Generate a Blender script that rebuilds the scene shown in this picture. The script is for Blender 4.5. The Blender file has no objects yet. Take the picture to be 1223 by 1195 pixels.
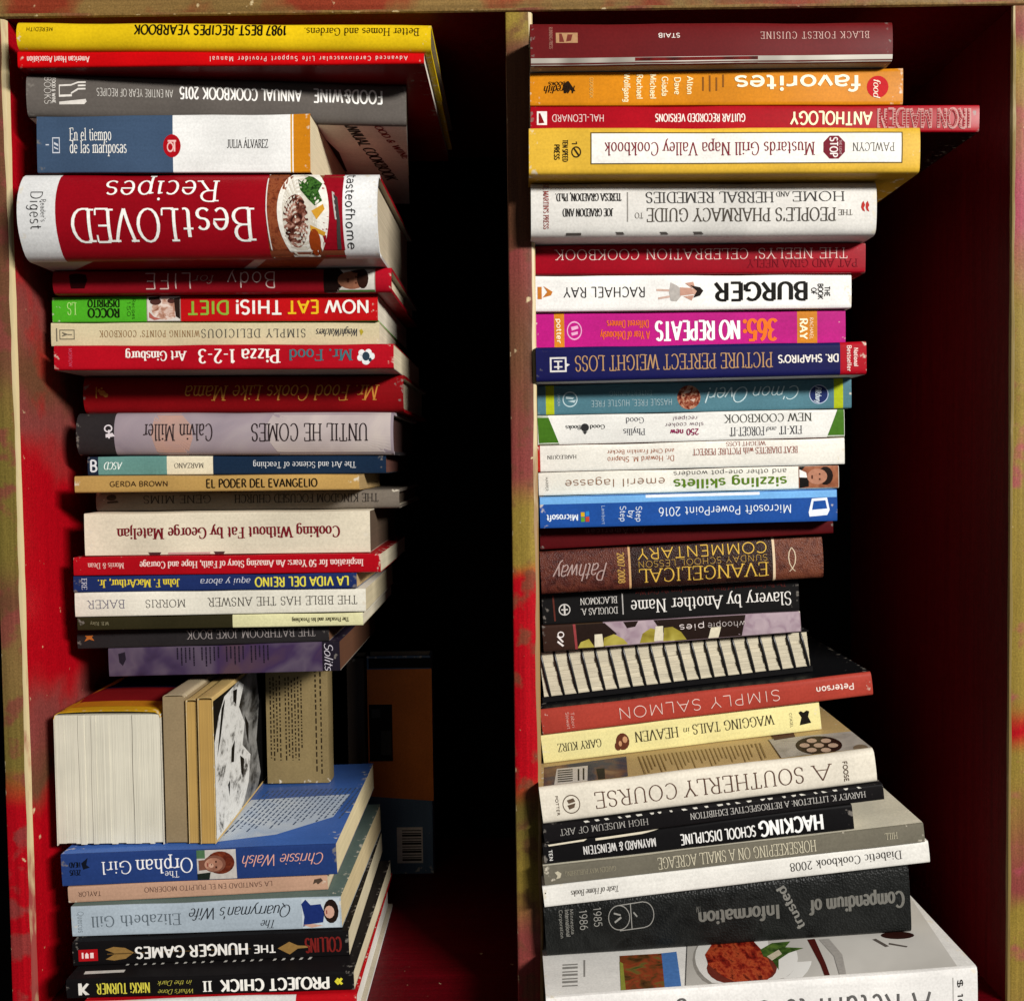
import bpy, bmesh, math, random
from mathutils import Vector, Matrix
random.seed(7)
R = math.radians
scene = bpy.context.scene
C = scene.collection

# ---------------------------------------------------------------- camera, light, exposure
F_PX, PX_W, PX_H = 1200.0, 1223.0, 1195.0      # focal length in photograph pixels
DIST = 0.66                                    # camera to the front edge of the bookcase (m)
PITCH, ROLL = R(2.2), R(0.75)
cam_data = bpy.data.cameras.new('camera')
cam_data.sensor_fit = 'HORIZONTAL'
cam_data.sensor_width = 36.0
cam_data.lens = 36.0 * F_PX / PX_W
cam_data.clip_start = 0.01
cam_data.clip_end = 200
cam = bpy.data.objects.new('camera', cam_data)
C.objects.link(cam)
scene.camera = cam
CAM_ROT = Matrix.Rotation(R(90) - PITCH, 3, 'X') @ Matrix.Rotation(-ROLL, 3, 'Z')
CAM_LOC = Vector((0, -DIST, 0))
cam.matrix_world = Matrix.Translation(CAM_LOC) @ CAM_ROT.to_4x4()

world = bpy.data.worlds.new('World')
scene.world = world
world.use_nodes = True
bg = world.node_tree.nodes['Background']
bg.inputs[0].default_value = (0.97, 0.97, 1.0, 1)
bg.inputs[1].default_value = 0.075

LIGHT_DIR = Vector((0.88, -1.0, 0.48)).normalized()      # the window: to the right, in front, a little above
lamp_data = bpy.data.lights.new('window_light', 'AREA')
lamp_data.shape = 'RECTANGLE'
lamp_data.size = 1.1
lamp_data.size_y = 0.35
lamp_data.energy = 226
lamp_data.color = (1.0, 0.975, 0.93)
lamp = bpy.data.objects.new('window_light', lamp_data)
C.objects.link(lamp)
lamp.location = LIGHT_DIR * 3.6
lamp.rotation_euler = LIGHT_DIR.to_track_quat('Z', 'Y').to_euler()

vs = scene.view_settings
vs.view_transform = 'Standard'
vs.look = 'None'
vs.exposure = 0.0
vs.gamma = 1.0
vs.use_curve_mapping = False
scene.render.engine = 'CYCLES'
scene.cycles.max_bounces = 6

# ---------------------------------------------------------------- measuring: a photo pixel at a distance -> a point
def ray(px, py):
    return CAM_ROT @ Vector(((px - PX_W / 2) / F_PX, -(py - PX_H / 2) / F_PX, -1.0))
def at(px, py, d):
    r = ray(px, py)
    return CAM_LOC + r * (d / r.y)
def zpx(py, d=DIST, px=611):
    return at(px, py, d).z

# ---------------------------------------------------------------- materials
def lin(h):
    h = h.lstrip('#')
    v = [int(h[i:i + 2], 16) / 255 for i in (0, 2, 4)]
    return tuple((x / 12.92 if x <= .04045 else ((x + .055) / 1.055) ** 2.4) for x in v)

def nodes(name):
    m = bpy.data.materials.new(name)
    m.use_nodes = True
    nt = m.node_tree
    return m, nt, nt.nodes['Principled BSDF']

def nd(nt, kind, **kw):
    n = nt.nodes.new(kind)
    for k, v in kw.items():
        setattr(n, k, v)
    return n

MATS = {}
def print_mat(hexcol, rough=.48, spec=.22, wear=None):
    """printed cover stock: slight tone drift, scuffs, worn to the paper along its edges (attribute wear)"""
    if wear is None:                        # dark stock scuffs to grey, light stock to bare paper
        wear = '#cfc6b4' if sum(lin(hexcol)) > .35 else '#77716a'
    key = ('print', hexcol, rough, wear)
    if key in MATS:
        return MATS[key]
    m, nt, b = nodes('cover_' + hexcol.strip('#'))
    tc = nd(nt, 'ShaderNodeTexCoord')
    oi = nd(nt, 'ShaderNodeObjectInfo')
    add = nd(nt, 'ShaderNodeVectorMath', operation='ADD')
    nt.links.new(tc.outputs['Object'], add.inputs[0])
    mul = nd(nt, 'ShaderNodeMath', operation='MULTIPLY')
    mul.inputs[1].default_value = 13.0
    nt.links.new(oi.outputs['Random'], mul.inputs[0])
    nt.links.new(mul.outputs[0], add.inputs[1])
    n1 = nd(nt, 'ShaderNodeTexNoise')
    n1.inputs['Scale'].default_value = 22
    n1.inputs['Detail'].default_value = 6
    nt.links.new(add.outputs[0], n1.inputs['Vector'])
    n2 = nd(nt, 'ShaderNodeTexNoise')
    n2.inputs['Scale'].default_value = 700
    n2.inputs['Detail'].default_value = 3
    nt.links.new(add.outputs[0], n2.inputs['Vector'])
    hsv = nd(nt, 'ShaderNodeHueSaturation')
    hsv.inputs['Color'].default_value = (*lin(hexcol), 1)
    mr = nd(nt, 'ShaderNodeMapRange')
    mr.inputs[1].default_value, mr.inputs[2].default_value = .3, .7
    mr.inputs[3].default_value, mr.inputs[4].default_value = .84, 1.08
    nt.links.new(n1.outputs[0], mr.inputs[0])
    mr2 = nd(nt, 'ShaderNodeMapRange')
    mr2.inputs[1].default_value, mr2.inputs[2].default_value = .3, .7
    mr2.inputs[3].default_value, mr2.inputs[4].default_value = .91, 1.07
    nt.links.new(n2.outputs[0], mr2.inputs[0])
    mm = nd(nt, 'ShaderNodeMath', operation='MULTIPLY')
    nt.links.new(mr.outputs[0], mm.inputs[0])
    nt.links.new(mr2.outputs[0], mm.inputs[1])
    sm = nd(nt, 'ShaderNodeMapping')               # rubbed streaks along the spine
    sm.inputs['Scale'].default_value = (14, 160, 520)
    nt.links.new(add.outputs[0], sm.inputs['Vector'])
    n5 = nd(nt, 'ShaderNodeTexNoise')
    n5.inputs['Scale'].default_value = 1
    n5.inputs['Detail'].default_value = 5
    nt.links.new(sm.outputs[0], n5.inputs['Vector'])
    mr5 = nd(nt, 'ShaderNodeMapRange')
    mr5.inputs[1].default_value, mr5.inputs[2].default_value = .3, .7
    mr5.inputs[3].default_value, mr5.inputs[4].default_value = .965, 1.025
    nt.links.new(n5.outputs[0], mr5.inputs[0])
    m5 = nd(nt, 'ShaderNodeMath', operation='MULTIPLY')
    nt.links.new(mm.outputs[0], m5.inputs[0])
    nt.links.new(mr5.outputs[0], m5.inputs[1])
    nt.links.new(m5.outputs[0], hsv.inputs['Value'])
    at_ = nd(nt, 'ShaderNodeAttribute', attribute_name='wear')
    n3 = nd(nt, 'ShaderNodeTexNoise')
    n3.inputs['Scale'].default_value = 230
    n3.inputs['Detail'].default_value = 5
    nt.links.new(add.outputs[0], n3.inputs['Vector'])
    s = nd(nt, 'ShaderNodeMath', operation='MULTIPLY_ADD')      # wear*.5 + noise
    s.inputs[1].default_value = .30
    nt.links.new(at_.outputs['Fac'], s.inputs[0])
    nt.links.new(n3.outputs[0], s.inputs[2])
    thr = nd(nt, 'ShaderNodeMapRange')
    thr.inputs[1].default_value, thr.inputs[2].default_value = .86, .95
    thr.inputs[3].default_value, thr.inputs[4].default_value = 0, .8
    nt.links.new(s.outputs[0], thr.inputs[0])
    mix = nd(nt, 'ShaderNodeMix', data_type='RGBA')
    nt.links.new(thr.outputs[0], mix.inputs[0])
    nt.links.new(hsv.outputs[0], mix.inputs[6])
    mix.inputs[7].default_value = (*lin(wear), 1)
    nt.links.new(mix.outputs[2], b.inputs['Base Color'])
    hh = (sum(ord(c_) * (i_ + 3) for i_, c_ in enumerate(hexcol)) % 17) / 16
    b.inputs['Roughness'].default_value = rough * (.62 + .75 * hh)
    b.inputs['Specular IOR Level'].default_value = (spec - .17) + .08 * (1 - hh)
    bump = nd(nt, 'ShaderNodeBump')
    bump.inputs['Strength'].default_value = .12
    bump.inputs['Distance'].default_value = .0006
    nt.links.new(n1.outputs[0], bump.inputs['Height'])
    nt.links.new(bump.outputs[0], b.inputs['Normal'])
    MATS[key] = m
    return m

def ink(hexcol, rough=.45):
    key = ('ink', hexcol)
    if key not in MATS:
        m, nt, b = nodes('ink_' + hexcol.strip('#'))
        tc = nd(nt, 'ShaderNodeTexCoord')
        n = nd(nt, 'ShaderNodeTexNoise')
        n.inputs['Scale'].default_value = 420
        nt.links.new(tc.outputs['Object'], n.inputs['Vector'])
        hsv = nd(nt, 'ShaderNodeHueSaturation')
        hsv.inputs['Color'].default_value = (*lin(hexcol), 1)
        mr = nd(nt, 'ShaderNodeMapRange')
        mr.inputs[3].default_value, mr.inputs[4].default_value = .72, 1.2
        nt.links.new(n.outputs[0], mr.inputs[0])
        nt.links.new(mr.outputs[0], hsv.inputs['Value'])
        nt.links.new(hsv.outputs[0], b.inputs['Base Color'])
        b.inputs['Roughness'].default_value = rough
        b.inputs['Specular IOR Level'].default_value = .05
        MATS[key] = m
    return MATS[key]

def photo_mat(name, cols, scale=160, detail=5, stretch=(1, 1, 1), voronoi=False, distort=.8, rgh=.5):
    """a printed photograph: blotches of several colours"""
    key = ('photo', name)
    if key in MATS:
        return MATS[key]
    m, nt, b = nodes('photo_' + name)
    tc = nd(nt, 'ShaderNodeTexCoord')
    mp = nd(nt, 'ShaderNodeMapping')
    mp.inputs['Scale'].default_value = stretch
    nt.links.new(tc.outputs['Object'], mp.inputs['Vector'])
    if voronoi:
        n = nd(nt, 'ShaderNodeTexVoronoi')
        n.inputs['Scale'].default_value = scale
        out = n.outputs['Distance']
    else:
        n = nd(nt, 'ShaderNodeTexNoise')
        n.inputs['Scale'].default_value = scale
        n.inputs['Detail'].default_value = detail
        n.inputs['Distortion'].default_value = distort
        n.inputs['Roughness'].default_value = rgh
        out = n.outputs[0]
    nt.links.new(mp.outputs[0], n.inputs['Vector'])
    cr = nd(nt, 'ShaderNodeValToRGB')
    el = cr.color_ramp.elements
    while len(el) < len(cols):
        el.new(.5)
    for i, h in enumerate(cols):
        el[i].position = .28 + .44 * i / max(1, len(cols) - 1)
        el[i].color = (*lin(h), 1)
    nt.links.new(out, cr.inputs[0])
    nt.links.new(cr.outputs[0], b.inputs['Base Color'])
    b.inputs['Roughness'].default_value = .4
    b.inputs['Specular IOR Level'].default_value = .07
    MATS[key] = m
    return m

def page_mat(hexcol, axis='Z', contrast=.3):
    """the cut edges of a block of leaves"""
    key = ('page', hexcol, axis)
    if key in MATS:
        return MATS[key]
    m, nt, b = nodes('pages_' + hexcol.strip('#'))
    tc = nd(nt, 'ShaderNodeTexCoord')
    mp = nd(nt, 'ShaderNodeMapping')
    mp.inputs['Scale'].default_value = (6, 6, 1500)
    nt.links.new(tc.outputs['Object'], mp.inputs['Vector'])
    n = nd(nt, 'ShaderNodeTexNoise')
    n.inputs['Scale'].default_value = 1
    n.inputs['Detail'].default_value = 4
    n.inputs['Roughness'].default_value = .7
    nt.links.new(mp.outputs[0], n.inputs['Vector'])
    n2 = nd(nt, 'ShaderNodeTexNoise')
    n2.inputs['Scale'].default_value = 40
    nt.links.new(tc.outputs['Object'], n2.inputs['Vector'])
    mr = nd(nt, 'ShaderNodeMapRange')
    mr.inputs[1].default_value, mr.inputs[2].default_value = .3, .7
    mr.inputs[3].default_value, mr.inputs[4].default_value = 1 - contrast, 1.08
    nt.links.new(n.outputs[0], mr.inputs[0])
    mr2 = nd(nt, 'ShaderNodeMapRange')
    mr2.inputs[3].default_value, mr2.inputs[4].default_value = .82, 1.12
    nt.links.new(n2.outputs[0], mr2.inputs[0])
    mm = nd(nt, 'ShaderNodeMath', operation='MULTIPLY')
    nt.links.new(mr.outputs[0], mm.inputs[0])
    nt.links.new(mr2.outputs[0], mm.inputs[1])
    hsv = nd(nt, 'ShaderNodeHueSaturation')
    hsv.inputs['Color'].default_value = (*lin(hexcol), 1)
    nt.links.new(mm.outputs[0], hsv.inputs['Value'])
    nt.links.new(hsv.outputs[0], b.inputs['Base Color'])
    b.inputs['Roughness'].default_value = .8
    bump = nd(nt, 'ShaderNodeBump')
    bump.inputs['Strength'].default_value = .5
    bump.inputs['Distance'].default_value = .0004
    nt.links.new(n.outputs[0], bump.inputs['Height'])
    nt.links.new(bump.outputs[0], b.inputs['Normal'])
    MATS[key] = m
    return m

def leather_mat(name, cols, scale, grain=900, rough=.42):
    """mottled leatherette with a pebbled grain"""
    m = photo_mat(name, cols, scale, 6)
    nt = m.node_tree
    b = nt.nodes['Principled BSDF']
    tc = nd(nt, 'ShaderNodeTexCoord')
    v = nd(nt, 'ShaderNodeTexVoronoi')
    v.inputs['Scale'].default_value = grain
    nt.links.new(tc.outputs['Object'], v.inputs['Vector'])
    bp = nd(nt, 'ShaderNodeBump')
    bp.inputs['Strength'].default_value = .55
    bp.inputs['Distance'].default_value = .0006
    nt.links.new(v.outputs['Distance'], bp.inputs['Height'])
    nt.links.new(bp.outputs[0], b.inputs['Normal'])
    b.inputs['Roughness'].default_value = rough
    b.inputs['Specular IOR Level'].default_value = .16
    return m

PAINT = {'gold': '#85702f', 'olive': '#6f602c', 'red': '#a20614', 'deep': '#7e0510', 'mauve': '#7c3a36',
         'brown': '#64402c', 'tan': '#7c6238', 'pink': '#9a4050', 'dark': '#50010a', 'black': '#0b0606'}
def paint_mat(name, stops, d=DIST, noise=.045, rough=.45, patch=None, blotch=(.52, .72, 30), grain='z', chips=True, streak=1.0):
    """sprayed paint, its colours drifting into one another along the height; stops = (photo y, colour)"""
    m, nt, b = nodes('paint_' + name)
    geo = nd(nt, 'ShaderNodeTexCoord')
    sep = nd(nt, 'ShaderNodeSeparateXYZ')
    nt.links.new(geo.outputs['Object'], sep.inputs[0])
    n = nd(nt, 'ShaderNodeTexNoise')
    n.inputs['Scale'].default_value = 13
    n.inputs['Detail'].default_value = 3
    nt.links.new(geo.outputs['Object'], n.inputs['Vector'])
    sub = nd(nt, 'ShaderNodeMath', operation='SUBTRACT')
    sub.inputs[1].default_value = .5
    nt.links.new(n.outputs[0], sub.inputs[0])
    ma = nd(nt, 'ShaderNodeMath', operation='MULTIPLY_ADD')
    ma.inputs[1].default_value = noise * 2
    nt.links.new(sub.outputs[0], ma.inputs[0])
    nt.links.new(sep.outputs[2], ma.inputs[2])
    z0, z1 = zpx(-60), zpx(1300)
    mr = nd(nt, 'ShaderNodeMapRange')
    mr.inputs[1].default_value, mr.inputs[2].default_value = z0, z1
    nt.links.new(ma.outputs[0], mr.inputs[0])
    cr = nd(nt, 'ShaderNodeValToRGB')
    cr.color_ramp.interpolation = 'EASE'
    el = cr.color_ramp.elements
    while len(el) < len(stops):
        el.new(.5)
    for i, (y, cname) in enumerate(stops):
        el[i].position = min(1, max(0, (zpx(y) - z0) / (z1 - z0)))
        el[i].color = (*lin(PAINT[cname]), 1)
    nt.links.new(mr.outputs[0], cr.inputs[0])
    n2 = nd(nt, 'ShaderNodeTexNoise')              # spray speckle
    n2.inputs['Scale'].default_value = 900
    n2.inputs['Detail'].default_value = 2
    nt.links.new(geo.outputs['Object'], n2.inputs['Vector'])
    n3 = nd(nt, 'ShaderNodeTexNoise')              # blotches
    n3.inputs['Scale'].default_value = blotch[2]
    n3.inputs['Detail'].default_value = 6
    nt.links.new(geo.outputs['Object'], n3.inputs['Vector'])
    mx = nd(nt, 'ShaderNodeMix', data_type='RGBA', blend_type='MIX')
    pr = nd(nt, 'ShaderNodeMapRange')
    pr.inputs[1].default_value, pr.inputs[2].default_value = blotch[0], blotch[1]
    pr.inputs[3].default_value, pr.inputs[4].default_value = 0, .75
    nt.links.new(n3.outputs[0], pr.inputs[0])
    nt.links.new(pr.outputs[0], mx.inputs[0])
    nt.links.new(cr.outputs[0], mx.inputs[6])
    mx.inputs[7].default_value = (*lin(PAINT[patch or 'mauve']), 1)
    mr2 = nd(nt, 'ShaderNodeMapRange')
    mr2.inputs[1].default_value, mr2.inputs[2].default_value = .3, .7
    mr2.inputs[3].default_value, mr2.inputs[4].default_value = .78, 1.2
    nt.links.new(n2.outputs[0], mr2.inputs[0])
    gm = nd(nt, 'ShaderNodeMapping')
    gm.inputs['Scale'].default_value = (420, 420, 9) if grain == 'z' else (9, 420, 420)
    nt.links.new(geo.outputs['Object'], gm.inputs['Vector'])
    ng = nd(nt, 'ShaderNodeTexNoise')
    ng.inputs['Scale'].default_value = 1
    ng.inputs['Detail'].default_value = 4
    nt.links.new(gm.outputs[0], ng.inputs['Vector'])
    mg = nd(nt, 'ShaderNodeMapRange')
    mg.inputs[1].default_value, mg.inputs[2].default_value = .3, .7
    mg.inputs[3].default_value, mg.inputs[4].default_value = 1 - .26 * streak, 1 + .16 * streak
    nt.links.new(ng.outputs[0], mg.inputs[0])
    vm = nd(nt, 'ShaderNodeMath', operation='MULTIPLY')
    nt.links.new(mr2.outputs[0], vm.inputs[0])
    nt.links.new(mg.outputs[0], vm.inputs[1])
    hsv = nd(nt, 'ShaderNodeHueSaturation')
    nt.links.new(mx.outputs[2], hsv.inputs['Color'])
    nt.links.new(vm.outputs[0], hsv.inputs['Value'])
    n4 = nd(nt, 'ShaderNodeTexNoise')              # chips, mostly on corners (attribute wear)
    n4.inputs['Scale'].default_value = 120
    n4.inputs['Detail'].default_value = 6
    nt.links.new(geo.outputs['Object'], n4.inputs['Vector'])
    at_ = nd(nt, 'ShaderNodeAttribute', attribute_name='wear')
    s = nd(nt, 'ShaderNodeMath', operation='MULTIPLY_ADD')
    s.inputs[1].default_value = .16
    nt.links.new(at_.outputs['Fac'], s.inputs[0])
    nt.links.new(n4.outputs[0], s.inputs[2])
    thr = nd(nt, 'ShaderNodeMapRange')
    thr.inputs[1].default_value, thr.inputs[2].default_value = (.735, .80) if chips else (5, 6)
    nt.links.new(s.outputs[0], thr.inputs[0])
    mix = nd(nt, 'ShaderNodeMix', data_type='RGBA')
    nt.links.new(thr.outputs[0], mix.inputs[0])
    nt.links.new(hsv.outputs[0], mix.inputs[6])
    mix.inputs[7].default_value = (*lin('#cdbb92'), 1)
    nt.links.new(mix.outputs[2], b.inputs['Base Color'])
    b.inputs['Roughness'].default_value = rough
    b.inputs['Specular IOR Level'].default_value = .12
    bump = nd(nt, 'ShaderNodeBump')
    bump.inputs['Strength'].default_value = .35
    bump.inputs['Distance'].default_value = .0012
    nt.links.new(n4.outputs[0], bump.inputs['Height'])
    nt.links.new(bump.outputs[0], b.inputs['Normal'])
    return m

# ---------------------------------------------------------------- object helpers
def mesh_obj(name, verts, faces, mats, fmat=None, parent=None, smooth=None, wear=None):
    me = bpy.data.meshes.new(name)
    me.from_pydata([tuple(v) for v in verts], [], faces)
    for m in mats:
        me.materials.append(m)
    if fmat:
        me.polygons.foreach_set('material_index', fmat)
    if wear is not None:
        a = me.attributes.new('wear', 'FLOAT', 'POINT')
        a.data.foreach_set('value', wear)
    me.update()
    if smooth:
        me.polygons.foreach_set('use_smooth', [True] * len(me.polygons))
        me.set_sharp_from_angle(angle=R(smooth))
    o = bpy.data.objects.new(name, me)
    C.objects.link(o)
    if parent:
        o.parent = parent
    return o

def thing(name, label, cat, mat=None, group=None):
    o = bpy.data.objects.new(name, None)
    o.empty_display_size = .02
    C.objects.link(o)
    o['label'] = label
    o['category'] = cat
    if group:
        o['group'] = group
    if mat is not None:
        o.matrix_world = mat
    return o

# ---------------------------------------------------------------- a drawn alphabet (strokes of a nib), capital height 1
GL = {}
def _g(s):
    for line in s.strip().splitlines():
        ch, w, path = line.split(None, 2)
        GL[ch] = (float(w), path)
_g('''
A .84 M.05 0 L.42 1 M.42 1 L.79 0 M.19 .34 L.65 .34 S.05 0 S.79 0
B .68 M.12 0 L.12 1 M.12 1 L.32 1 A.32 .76 .24 .24 90 -90 L.12 .52 M.12 .52 L.34 .52 A.34 .26 .27 .26 90 -90 L.12 0 S.08 0 S.08 1
C .76 A.43 .5 .36 .5 45 315 V.66 .9 -.2
D .8 M.12 0 L.12 1 M.12 1 L.36 1 A.36 .5 .37 .5 90 -90 L.12 0 S.08 0 S.08 1
E .66 M.12 0 L.12 1 M.12 1 L.58 1 M.12 .52 L.5 .52 M.12 0 L.6 0 V.58 1 -.2 V.6 0 .2 S.08 0 S.08 1
F .6 M.12 0 L.12 1 M.12 1 L.56 1 M.12 .5 L.48 .5 V.56 1 -.2 S.12 0 S.08 1
G .84 A.43 .5 .36 .5 48 325 M.5 .44 L.76 .44 M.74 .44 L.74 .1 V.66 .9 -.2
H .84 M.14 0 L.14 1 M.7 0 L.7 1 M.14 .52 L.7 .52 S.14 0 S.14 1 S.7 0 S.7 1
I .36 M.18 0 L.18 1 S.18 0 S.18 1
J .48 M.34 1 L.34 .2 A.17 .2 .17 .2 0 -150 S.34 1
K .76 M.14 0 L.14 1 M.66 1 L.15 .42 M.3 .56 L.7 0 S.14 0 S.14 1 S.7 0 S.64 1
L .6 M.14 0 L.14 1 M.14 0 L.58 0 V.58 0 .22 S.14 1 S.1 0
M 1.0 M.14 0 L.16 1 M.16 1 L.5 .1 M.5 .1 L.84 1 M.84 1 L.86 0 S.14 0 S.86 0 S.12 1 S.88 1
N .86 M.14 0 L.14 1 M.14 1 L.72 0 M.72 0 L.72 1 S.14 0 S.1 1 S.72 1
O .88 A.44 .5 .38 .5 0 360
P .66 M.14 0 L.14 1 M.14 1 L.34 1 A.34 .73 .26 .27 90 -90 L.14 .46 S.14 0 S.1 1
Q .88 A.44 .5 .38 .5 0 360 M.48 .2 L.82 -.16
R .74 M.14 0 L.14 1 M.14 1 L.34 1 A.34 .75 .26 .25 90 -90 L.14 .5 M.36 .5 L.68 0 S.14 0 S.1 1 S.7 0
S .62 A.31 .75 .22 .25 30 270 A.31 .255 .25 .255 90 -150 V.51 .94 -.2 V.09 .06 .2
T .7 M.35 0 L.35 1 M.05 1 L.65 1 V.05 1 -.2 V.65 1 -.2 S.35 0
U .82 M.13 1 L.13 .3 A.41 .3 .28 .3 180 360 L.69 1 S.13 1 S.69 1
V .8 M.06 1 L.4 0 M.4 0 L.74 1 S.06 1 S.74 1
W 1.12 M.05 1 L.32 0 M.32 0 L.56 .92 M.56 .92 L.8 0 M.8 0 L1.07 1 S.05 1 S1.07 1
X .76 M.08 0 L.68 1 M.08 1 L.68 0 S.08 0 S.08 1 S.68 0 S.68 1
Y .74 M.37 0 L.37 .46 M.06 1 L.37 .46 M.37 .46 L.68 1 S.37 0 S.06 1 S.68 1
Z .68 M.08 1 L.6 1 M.6 1 L.07 0 M.07 0 L.62 0 V.08 1 -.2 V.62 0 .2
a .54 A.26 .46 .19 .2 150 0 L.45 0 M.45 .38 L.28 .38 A.25 .19 .19 .19 90 270 L.45 .12
b .6 M.12 1 L.12 0 A.32 .33 .21 .33 180 -180 T.12 1
c .5 A.29 .33 .22 .33 50 310
d .6 M.48 1 L.48 0 A.28 .33 .21 .33 0 360 T.48 1
e .54 M.07 .36 L.49 .36 A.28 .33 .21 .33 5 315
f .36 A.3 .8 .14 .2 30 180 L.16 0 M.02 .63 L.34 .63 S.16 0
g .58 A.28 .35 .2 .31 0 360 M.48 .64 L.48 -.08 A.28 -.08 .2 .2 0 -150
h .62 M.13 1 L.13 0 M.13 .4 A.31 .44 .18 .22 180 0 L.49 0 S.13 0 S.49 0 T.13 1
i .28 M.14 .64 L.14 0 D.14 .88 S.14 0 T.14 .64
j .28 M.16 .64 L.16 -.1 A.03 -.1 .13 .18 0 -100 D.16 .88
k .56 M.13 1 L.13 0 M.47 .64 L.14 .28 M.25 .4 L.5 0 S.13 0 T.13 1
l .28 M.14 1 L.14 0 S.14 0 T.14 1
m .9 M.13 .64 L.13 0 M.13 .42 A.29 .44 .16 .22 180 0 L.45 0 M.45 .42 A.61 .44 .16 .22 180 0 L.77 0 S.13 0 S.45 0 S.77 0 T.13 .64
n .62 M.13 .64 L.13 0 M.13 .4 A.31 .44 .18 .22 180 0 L.49 0 S.13 0 S.49 0 T.13 .64
o .58 A.29 .33 .22 .33 0 360
p .6 M.12 .64 L.12 -.28 A.. .0 .0 .0 0 0 A.32 .33 .21 .33 180 -180 S.12 -.28 T.12 .64
q .6 M.48 .64 L.48 -.28 M.48 .33 A.28 .33 .21 .33 0 360 S.48 -.28
r .42 M.13 .64 L.13 0 M.13 .36 A.33 .4 .2 .24 180 60 S.13 0 T.13 .64
s .46 A.23 .49 .16 .165 30 270 A.23 .165 .18 .165 90 -150
t .38 M.17 .88 L.17 .16 A.29 .16 .12 .16 180 300 M.03 .63 L.34 .63
u .62 M.13 .64 L.13 .22 A.31 .22 .18 .22 180 360 M.49 .64 L.49 0 T.13 .64 T.49 .64
v .54 M.05 .64 L.27 0 M.27 0 L.49 .64 S.05 .64 S.49 .64
w .8 M.05 .64 L.23 0 M.23 0 L.4 .6 M.4 .6 L.57 0 M.57 0 L.75 .64
x .54 M.06 .64 L.48 0 M.06 0 L.48 .64
y .54 M.05 .64 L.28 0 M.49 .64 L.22 -.18 L.08 -.28 S.05 .64 S.49 .64
z .48 M.06 .64 L.42 .64 M.42 .64 L.06 0 M.06 0 L.44 0
0 .62 A.31 .5 .24 .5 0 360
1 .4 M.22 0 L.22 1 M.22 1 L.06 .84 S.22 0
2 .6 A.29 .73 .22 .27 165 -30 L.08 0 M.08 0 L.54 0
3 .58 A.27 .76 .2 .24 150 -90 A.27 .26 .24 .26 90 -150
4 .62 M.42 0 L.42 1 M.42 1 L.05 .3 M.05 .3 L.58 .3
5 .58 M.5 1 L.14 1 M.14 1 L.1 .54 A.28 .32 .24 .32 130 -150
6 .6 A.31 .31 .22 .31 0 360 M.09 .34 A.42 .34 .33 .66 180 95
7 .56 M.06 1 L.52 1 M.52 1 L.2 0
8 .6 A.3 .76 .19 .24 0 360 A.. 0 0 0 0 0 M.54 .26 A.3 .26 .24 .26 0 360
9 .6 A.29 .69 .22 .31 0 360 M.51 .66 A.18 .66 .33 .66 0 -85
. .24 D.12 .05
, .24 D.12 .05 M.13 .04 L.07 -.16
: .26 D.13 .08 D.13 .56
' .2 M.1 1 L.08 .76
" .3 M.08 1 L.08 .76 M.2 1 L.2 .76
! .28 M.14 1 L.14 .26 D.14 .05
- .4 M.06 .36 L.34 .36
& .84 A.34 .78 .16 .2 -20 200 L.66 .05 M.26 .5 A.32 .25 .24 .26 120 370 L.7 .5
/ .4 M.04 -.1 L.36 1
* .3 D.15 .5
» .5 M.06 .6 L.22 .33 L.06 .06 M.26 .6 L.42 .33 L.26 .06
$ .62 A.31 .75 .22 .25 30 270 A.31 .255 .25 .255 90 -150 M.31 -.1 L.31 1.1
| .2 M.1 -.1 L.1 1.05
''')
def glyph_paths(ch):
    """-> width, list of (kind, points)"""
    if ch == ' ':
        return .34, []
    acc = False
    if ch == 'Á':
        ch, acc = 'A', True
    w, s = GL[ch]
    toks = s.replace('A.. .0 .0 .0 0 0', 'Z').replace('A.. 0 0 0 0 0', 'Z').split()
    out, cur = [], []
    def num(t):
        return float(t)
    i = 0
    while i < len(toks):
        t = toks[i]
        k, first = t[0], t[1:]
        if k == 'M':
            if len(cur) > 1: out.append(('P', cur))
            cur = [(num(first), num(toks[i + 1]))]; i += 2
        elif k == 'L':
            cur.append((num(first), num(toks[i + 1]))); i += 2
        elif k == 'A':
            cx, cy, rx, ry, a0, a1 = [num(first)] + [num(x) for x in toks[i + 1:i + 6]]
            n = max(4, int(abs(a1 - a0) / 22))
            if len(cur) > 0 and abs(a1 - a0) == 360:
                if len(cur) > 1: out.append(('P', cur))
                cur = []
            for q in range(n + 1):
                a = R(a0 + (a1 - a0) * q / n)
                p = (cx + rx * math.cos(a), cy + ry * math.sin(a))
                if not cur or abs(p[0] - cur[-1][0]) + abs(p[1] - cur[-1][1]) > .012:
                    cur.append(p)
            i += 6
        elif k == 'Z':
            if len(cur) > 1: out.append(('P', cur))
            cur = []; i += 1
        else:
            n = 3 if k == 'V' else 2
            out.append((k, [num(first)] + [num(x) for x in toks[i + 1:i + n]])); i += n
    if len(cur) > 1: out.append(('P', cur))
    if acc:
        out.append(('P', [(.4, 1.1), (.52, 1.28)]))
    return w, out

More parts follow.
